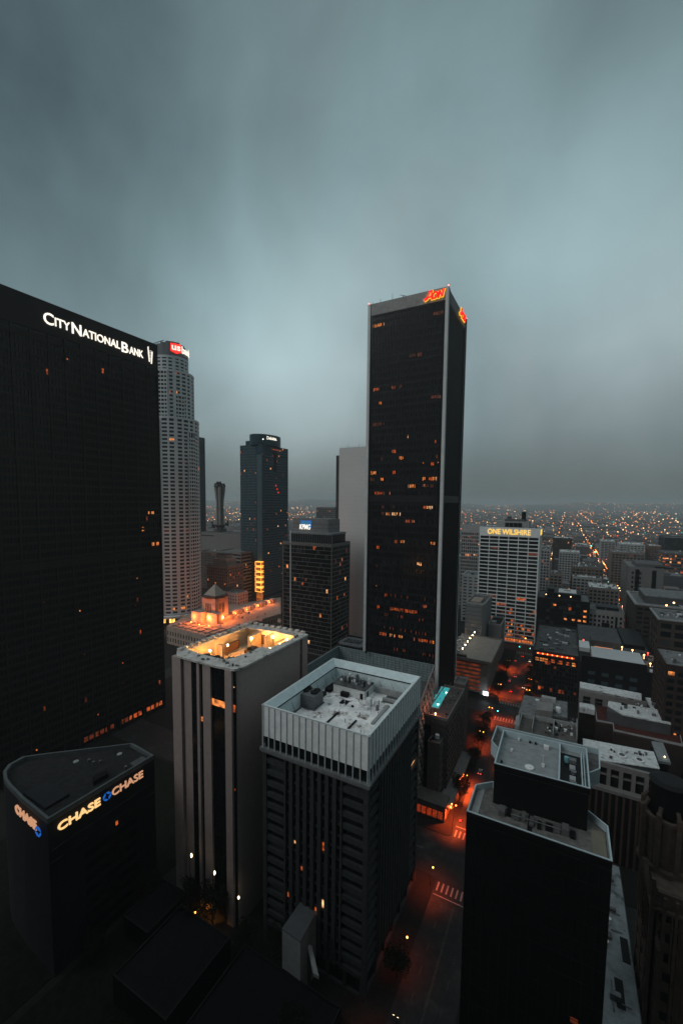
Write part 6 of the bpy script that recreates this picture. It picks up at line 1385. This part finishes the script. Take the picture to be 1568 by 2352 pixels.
    for x, y in ((20, 448), (-70, 448), (71, 448), (0, 588), (30, 588), (-60, 728), (20, 728), (120, 448), (120, 588)): lamp('street_light', x, y, 8, 12000, (1, .16, .04), .5)
    # light scatter to the horizon: nobody could count these
    cols = {'orange': ((1, .28, .06), 2.6), 'cream': ((1, .58, .27), 3.6), 'red': ((1, .06, .04), 2.2), 'teal': ((.1, .8, .65), 1.4)}; ms = {k: MB() for k in cols}
    for k in range(5200):
        px = rg.uniform(440, 1580); u = rg.random()**1.35
        py = 1163.5+(u*130) if px > 1000 else 1158.5+u*50
        py += (px-1300)*.012
        x, y = gp(px, py, 8); d = math.hypot(x, y)
        if d > 24000 or d < 650: continue
        # snap some to the street grid so that they run in lines
        if rg.random() < .55: y = round(y/150)*150 if rg.random() < .5 else y; 
        elif rg.random() < .7: x = round((x-70)/100)*100+70
        if rg.random() < .45: continue
        c = rg.choices(list(cols), (52, 38, 7, 3))[0]; r = d*rg.choice([.0003, .0004, .0005, .0007, .001])*(1 if px > 1050 or d > 3000 else .8)
        ms[c].ball(x, y, 8+rg.uniform(0, 10)+r, min(r, 12), 6, 4)
    for c, m in ms.items():
        o = m.build('distant_lights', em('far_light_'+c, *cols[c])); tag(o, c+' points of light scattered across the distant city', 'city lights'); o['kind'] = 'stuff'
lamps()
def hills():
    def hz_(d, a): return max(0, min(1, (d-12500)/5200))**.8*(185+55*math.sin(a*9)+38*math.sin(a*23+1)+20*math.sin(a*51))
    m = MB(); na, nd = 120, 8
    for i in range(na+1):
        a = -1.25+2.3*i/na
        for j in range(nd+1): d = 12300+j*900; m.v.append((d*math.sin(a), d*math.cos(a), hz_(d, a)-.24))
    for i in range(na):
        for j in range(nd): k = i*(nd+1)+j; m.f.append((k, k+nd+1, k+nd+2, k+1))
    o = m.build('hills', grd); o['kind'] = 'structure'
    rg = random.Random(64); ms = {c: MB() for c in ('orange', 'cream')}
    for k in range(1500):
        a = rg.uniform(-.78, .36); d = 12500+5200*rg.random()**.7
        if math.sin(a*14)+math.sin(a*37) < rg.uniform(-1.6, 1): continue
        r = d*rg.choice([.0003, .0004, .00055]); ms[rg.choice(['orange', 'orange', 'cream'])].ball(d*math.sin(a), d*math.cos(a), hz_(d, a)+r, r, 6, 4)
    for c, q in ms.items():
        o = q.build('hillside_lights', MATS['far_light_'+c]); tag(o, c+' lights sprinkled over the far low hills', 'city lights'); o['kind'] = 'stuff'
hills()
def signals():
    rg = random.Random(2)
    def make(c):
        t = thing('traffic_signal', 'x', 'traffic signal', (0, 0, 0)); MB().tube((0, 0, 0), (0, 0, 5.4), .09, 6).tube((0, 0, 5.2), (3.4, 0, 5.5), .06, 5).build('post', BLACK, t)
        MB().box(3.2, 3.65, -.2, .2, 4.7, 5.9).build('signal_head', BLACK, t); col = dict(green=(.1, 1, .75), red=(1, .03, .02))[c]
        MB().ball(3.42, -.3, 4.95 if c == 'green' else 5.65, .3).build('light', em('signal_'+c, col, 9), t); return t
    P = {c: make(c) for c in ('green', 'red')}; used = set()
    L = [(-38.6, 292, 'green', 'near left corner of the far junction'), (-20.4, 291, 'green', 'near right corner of the far junction'), (-20, 315, 'red', 'far right corner of the far junction'), (-22, 288, 'green', 'just before the far junction on the right'), (-38.6, 179, 'red', 'kerb corner by the near crosswalk'), (-38.6, 438, 'green', 'foot of the yellow named tower on the left'), (-29, 438, 'green', 'foot of the yellow named tower in the middle'), (-20.4, 438, 'green', 'foot of the yellow named tower on the right'), (62, 438, 'red', 'second avenue at the dark warehouse')]
    for i, y in enumerate((580, 720, 870, 1020, 1180, 1350, 1550, 1800)):
        for x in (63, 79): L.append((x, y, 'green' if i in (2, 5, 6) else 'red', 'second avenue on its %s, %s crossing past the white block' % ('left' if x < 70 else 'right', ['first', 'second', 'third', 'fourth', 'fifth', 'sixth', 'seventh', 'eighth'][i])))
    for x, y, c, w in L:
        o = P[c] if c not in used else copy_tree(P[c]); used.add(c); o.location = (x, y, .1); o['label'] = c+' traffic signal at '+w; o['group'] = 'traffic signals'
        s = 1 if y < 500 else min(3, y/450); o.scale = (s, s, s) if s > 1 else (1, 1, 1)
signals()
def cars():
    rg = random.Random(5); wh = em('headlight_white', (1, .75, .45), 6); tl = em('taillight_red', (1, .04, .02), 9); rub = pm('rubber', (.02, .02, .02), .9)
    paints = {n: pm('car_paint_'+n, c, .35, .2, .05) for n, c in (('white', (.6, .6, .6)), ('grey', (.2, .2, .21)), ('black', (.02, .02, .02)), ('red', (.25, .02, .02)), ('silver', (.4, .41, .42)))}
    def make(pn, lights):
        t = thing('car', 'x', 'car', (0, 0, 0)); m = MB()
        m.hexa([(-.9, -2.2, .35), (.9, -2.2, .35), (.9, 2.2, .35), (-.9, 2.2, .35), (-.88, -2.15, .95), (.88, -2.15, .95), (.88, 2.1, .85), (-.88, 2.1, .85)]); m.hexa([(-.75, -1.3, 1.38), (.75, -1.3, 1.38), (.75, .35, 1.4), (-.75, .35, 1.4), (-.7, -1.2, 1.45), (.7, -1.2, 1.45), (.7, .25, 1.47), (-.7, .25, 1.47)])
        m.build('body', paints[pn], t)
        m = MB(); m.hexa([(-.84, -1.8, .93), (.84, -1.8, .93), (.84, 1.0, .9), (-.84, 1.0, .9), (-.74, -1.25, 1.39), (.74, -1.25, 1.39), (.74, .3, 1.41), (-.74, .3, 1.41)]); m.build('windows', GLASS, t)
        for sx in (-1, 1):
            for sy in (-1.4, 1.35): MB().tube((sx*.72, sy, .33), (sx*.93, sy, .33), .33, 12).build('wheel', rub, t)
            if lights: MB().box(sx*.62-.2, sx*.62+.2, 2.08, 2.2, .6, .8).build('headlight', wh, t); MB().box(sx*.66-.18, sx*.66+.18, -2.26, -2.14, .7, .86).build('taillight', tl, t)
        return t
    protos = {(p, l): make(p, l) for p, l in (('white', 1), ('grey', 1), ('black', 1), ('red', 1), ('silver', 0), ('white', 0), ('grey', 0))}; used = set()
    def put(k, x, y, z, rz, label, grp, s=1):
        p = protos[k]; o = p if k not in used else copy_tree(p); used.add(k); o.location = (x, y, z); o.rotation_euler.z = rz; o.scale = (s, s, s); o['label'] = label; o['group'] = grp
    T = [(-24.5, 233, ('white', 1), math.pi, 'white car with bright headlights coming down the near avenue'), (-35, 226, ('grey', 1), 0, 'grey car lit by the lamp on the left of the near avenue'), (-32, 340, ('red', 1), 0, 'red car with glowing tail lights beyond the far junction'), (-24, 352, ('black', 1), math.pi, 'black car by the dark office block'), (-35.5, 360, ('white', 1), 0, 'white car in the queue beside the parking structure'), (-32, 372, ('grey', 1), 0, 'grey car in the middle of the queue past the parking structure'), (-35.5, 410, ('black', 1), 0, 'black car near the signals below the yellow named tower'), (-31, 425, ('red', 1), 0, 'red car waiting at the signals below the yellow named tower'), (-24, 415, ('white', 1), math.pi, 'white car leaving the signals below the yellow named tower'), (-36, 100, ('black', 1), 0, 'black car low on the dark avenue beside the middle tower'), (-36, 82, ('red', 1), 0, 'red car with tail lights low on the dark avenue'), (-32, 74, ('grey', 1), 0, 'grey car on the darkest stretch of the near avenue'), (-36, 62, ('black', 1), 0, 'black car nearest the viewer on the dark avenue'), (-60, 305, ('white', 1), 1.57, 'white car on the cross street by the parking structure'), (-26, 197, ('grey', 0), 0, 'parked grey car on the avenue beside the pool roof block')]
    for x, y, k, rz, l in T: put(k, x, y, 0.01, rz, l, 'cars on the near avenue')
    n = 0
    for y in range(345, 1500, 19):
        for x, rz in ((66, 0), (69.5, 0), (73, math.pi), (76.5, math.pi)):
            if rg.random() < .42:
                n += 1; put((rg.choice(['white', 'grey', 'black', 'red']), 1), x, y+rg.uniform(-5, 5), 0.01, rz, 'car with lights on in the %s lane of the second avenue' % ('receding' if rz == 0 else 'oncoming'), 'cars on the second avenue')
    # parked cars on the garage deck
    for i in range(9):
        put((rg.choice(['white', 'silver', 'grey']), 0) if i % 2 else ('white', 0), -77+ (i % 2)*5.5, 326+i*5.2, 27.02, 1.57, '%s car parked on the lamp lit garage roof, %s from the front' % (('pale', 'light')[i % 2], ['first', 'second', 'third', 'fourth', 'fifth', 'sixth', 'seventh', 'eighth', 'ninth'][i]), 'cars parked on the garage roof')
cars_unused = [o for o in COL.objects]
cars()
# anything left with a placeholder label was a prototype that found no place
for o in [o for o in COL.objects if o.get('label') == 'x']:
    for ch in list(o.children_recursive): bpy.data.objects.remove(ch)
    bpy.data.objects.remove(o)
# ================================================================== UNSEEN TOWERS ADDED BEHIND THE VIEWPOINT TO SHADE THE FOREGROUND (the photograph is taken from the face of the first)
def behind():
    gm = pm('viewpoint_frame', (.05, .05, .052), .7)
    for nm, lb, x0, x1, y0, y1, z in (('viewpoint_shade_tower', 'unseen dark glass tower directly behind the viewpoint, sized for its shade', -12, 44, -62, -5, 160), ('added_shade_tower', 'added dark glass tower right of the viewpoint beyond the frame, blocking sky light', 62, 120, -40, 90, 175), ('added_shade_tower', 'added long dark glass tower behind and left of the viewpoint, shading the plaza', -200, -40, -75, -14, 138)):
        t = thing(nm, lb, 'office tower', ((x0+x1)/2, (y0+y1)/2, 0)); B(x0, x1, y0, y1, 0, z).build('wall', GLASS, t)
        fr = MB()
        for j in range(int(z/4)): 
            for f, a, b in ((Face('+Y', y1), x0, x1), (Face('-X', x0), y0, y1), (Face('+X', x1), y0, y1)): f.box(fr, a, b, j*4, j*4+1.2, -.1, .3)
        fr.build('facade_frame', gm, t); B(x0+.5, x1-.5, y0+.5, y1-.5, z, z+.4).build('roof', ROOFD, t)
behind()
# ================================================================== AIR, SKY, SUN
hz = MB().box(-31000, 31000, -3100, 45100, -1.6, 352).build('haze', bpy.data.materials.new('haze')); hz['kind'] = 'stuff'; hz['label'] = 'thin grey haze over the city'; hz['category'] = 'haze'
m = hz.data.materials[0]; m.use_nodes = True; n = m.node_tree.nodes; l = m.node_tree.links; n.remove(n['Principled BSDF'])
pv_ = n.new('ShaderNodeVolumePrincipled'); pv_.inputs['Color'].default_value = (.8, .88, .9, 1); pv_.inputs['Density'].default_value = 1.1e-4; pv_.inputs['Anisotropy'].default_value = .2
l.new(pv_.outputs[0], n['Material Output'].inputs['Volume'])
W = bpy.data.worlds.new('World'); S.world = W; W.use_nodes = True; n = W.node_tree.nodes; l = W.node_tree.links
bg = n['Background']
sky = n.new('ShaderNodeTexSky'); sky.sky_type = 'NISHITA'; sky.sun_disc = False
SUN = Vector((-.75, -1, .8)).normalized()
sky.sun_elevation = math.asin(SUN.z); sky.sun_rotation = math.atan2(SUN.x, SUN.y)
tc = n.new('ShaderNodeTexCoord'); DIR = tc.outputs['Generated']
def vm(op, a, b=None):
    k = n.new('ShaderNodeVectorMath'); k.operation = op
    for i, v in enumerate((a, b)):
        if v is None: continue
        if hasattr(v, 'links'): l.new(v, k.inputs[i])
        else: k.inputs[i].default_value = v
    return k
def mt(op, a, b=None, c=None):
    k = n.new('ShaderNodeMath'); k.operation = op
    for i, v in enumerate((a, b, c)):
        if v is None: continue
        if isinstance(v, (int, float)): k.inputs[i].default_value = v
        else: l.new(v, k.inputs[i])
    return k.outputs[0]
def noise(sc, det, rough, vec, dist=0):
    k = n.new('ShaderNodeTexNoise'); k.inputs['Scale'].default_value = sc; k.inputs['Detail'].default_value = det; k.inputs['Roughness'].default_value = rough; k.inputs['Distortion'].default_value = dist; l.new(vec, k.inputs['Vector']); return k.outputs[0]
sx = n.new('ShaderNodeSeparateXYZ'); l.new(DIR, sx.inputs[0]); el = sx.outputs[2]
wr = n.new('ShaderNodeTexNoise'); wr.inputs['Scale'].default_value = 1.6; wr.inputs['Detail'].default_value = 3; l.new(DIR, wr.inputs['Vector'])
wv = vm('SCALE', vm('SUBTRACT', wr.outputs['Color'], (.5, .5, .5)).outputs[0]); wv.inputs['Scale'].default_value = .5
WD = vm('NORMALIZE', vm('ADD', DIR, wv.outputs[0]).outputs[0]).outputs[0]
# cloud deck brightness: a vertical profile plus broad lighter and darker banks at fixed compass bearings
cr = n.new('ShaderNodeValToRGB'); l.new(mt('ADD', mt('MULTIPLY', el, 1.0), .0), cr.inputs[0]); e = cr.color_ramp.elements
prof = [(0.0, (.09, .106, .113)), (.06, (.112, .133, .138)), (.16, (.175, .212, .218)), (.3, (.205, .253, .262)), (.45, (.178, .228, .236)), (.6, (.138, .181, .19)), (.72, (.12, .16, .168)), (.79, (.12, .16, .168)), (.88, (.5, .56, .58)), (1, (.66, .73, .75))]
e[0].position = 0; e[0].color = (*prof[0][1], 1); e[1].position = 1; e[1].color = (*prof[-1][1], 1)
for p, c in prof[1:-1]: q = e.new(p); q.color = (*c, 1)
tot = None
for px, py, wdt, amp in ((670, 860, .15, .85), (560, 760, .3, .22), (730, 610, .14, .3), (1440, 430, .25, .95), (1540, 600, .2, .55), (1180, 230, .2, .25), (80, 280, .2, -.15), (1050, 560, .16, -.16), (880, 330, .16, -.1), (10, 520, .2, -.25), (330, 330, .28, .3), (620, 180, .2, .1), (1568, 0, .17, -.8), (0, 0, .2, -.6), (1300, 900, .25, -.22), (1540, 1000, .25, -.25), (1150, 120, .3, .0), (850, 640, .2, .12), (1220, 640, .14, -.12), (1350, 60, .25, .15)):
    d = ray(px, py).normalized(); dd = vm('DOT_PRODUCT', WD, tuple(d)).outputs['Value']
    g = mt('MULTIPLY', mt('EXPONENT', mt('MULTIPLY', mt('SUBTRACT', dd, 1), 1/(wdt*wdt))), amp)
    tot = g if tot is None else mt('ADD', tot, g)
mp = n.new('ShaderNodeMapping'); mp.inputs['Scale'].default_value = (1, 1, .55); l.new(DIR, mp.inputs[0])
nz1 = noise(2.6, 7, .55, mp.outputs[0], .6); nz2 = noise(7, 6, .6, mp.outputs[0], .3)
f_ = mt('ADD', mt('ADD', mt('ADD', 1, tot), mt('MULTIPLY', mt('SUBTRACT', nz1, .5), .95)), mt('MULTIPLY', mt('SUBTRACT', nz2, .5), .32))
mp2 = n.new('ShaderNodeMapping'); mp2.inputs['Scale'].default_value = (1, 1, .16); mp2.inputs['Rotation'].default_value = (.0, .06, 0); l.new(DIR, mp2.inputs[0]); nz3 = noise(5.5, 4, .5, mp2.outputs[0], .4)
f_ = mt('ADD', f_, mt('MULTIPLY', mt('SUBTRACT', nz3, .5), .26))
f_ = mt('MAXIMUM', f_, .2)
sc_ = vm('SCALE', cr.outputs[0]); l.new(f_, sc_.inputs['Scale'])
tn_ = noise(1.7, 4, .5, mp.outputs[0], .8); tr = n.new('ShaderNodeMapRange'); tr.inputs[1].default_value = .4; tr.inputs[2].default_value = .62; l.new(tn_, tr.inputs[0])
dl = vm('DOT_PRODUCT', DIR, tuple(ray(0, 300).normalized())).outputs['Value']; tl_ = mt('MAXIMUM', mt('MULTIPLY', tr.outputs[0], .6), mt('EXPONENT', mt('MULTIPLY', mt('SUBTRACT', dl, 1), 6)))
tm = n.new('ShaderNodeMix'); tm.data_type = 'RGBA'; tm.inputs[6].default_value = (1.03, 1, .985, 1); tm.inputs[7].default_value = (.85, 1.02, 1.05, 1); l.new(tl_, tm.inputs[0])
sc_ = vm('MULTIPLY', sc_.outputs[0], tm.outputs[2])
ad = vm('ADD', sc_.outputs[0]); sk = vm('SCALE', sky.outputs[0]); sk.inputs['Scale'].default_value = .006; l.new(sk.outputs[0], ad.inputs[1])
l.new(ad.outputs[0], bg.inputs[0]); bg.inputs[1].default_value = 1
sd = bpy.data.lights.new('sun', 'SUN'); sd.energy = .85; sd.angle = math.radians(30); sd.color = (1, .97, .95); so = bpy.data.objects.new('sun', sd); COL.objects.link(so); so.rotation_euler = SUN.to_track_quat('Z', 'Y').to_euler(); so.location = (0, 0, 400)
# ================================================================== RENDER SETTINGS
S.render.engine = 'CYCLES'; S.view_settings.view_transform = 'Standard'; S.view_settings.look = 'None'; S.view_settings.exposure = 0; S.view_settings.gamma = 1
S.cycles.max_bounces = 5; S.cycles.diffuse_bounces = 2; S.cycles.glossy_bounces = 2; S.cycles.volume_bounces = 0; S.cycles.transmission_bounces = 1
S.cycles.use_light_tree = True; S.cycles.sample_clamp_indirect = 3
for o in COL.objects:
    if o.get('label') and not 4 <= len(str(o['label']).replace('-', ' ').split()) <= 16: print('LABEL', o.name, len(o['label'].replace('-', ' ').split()), o['label'])
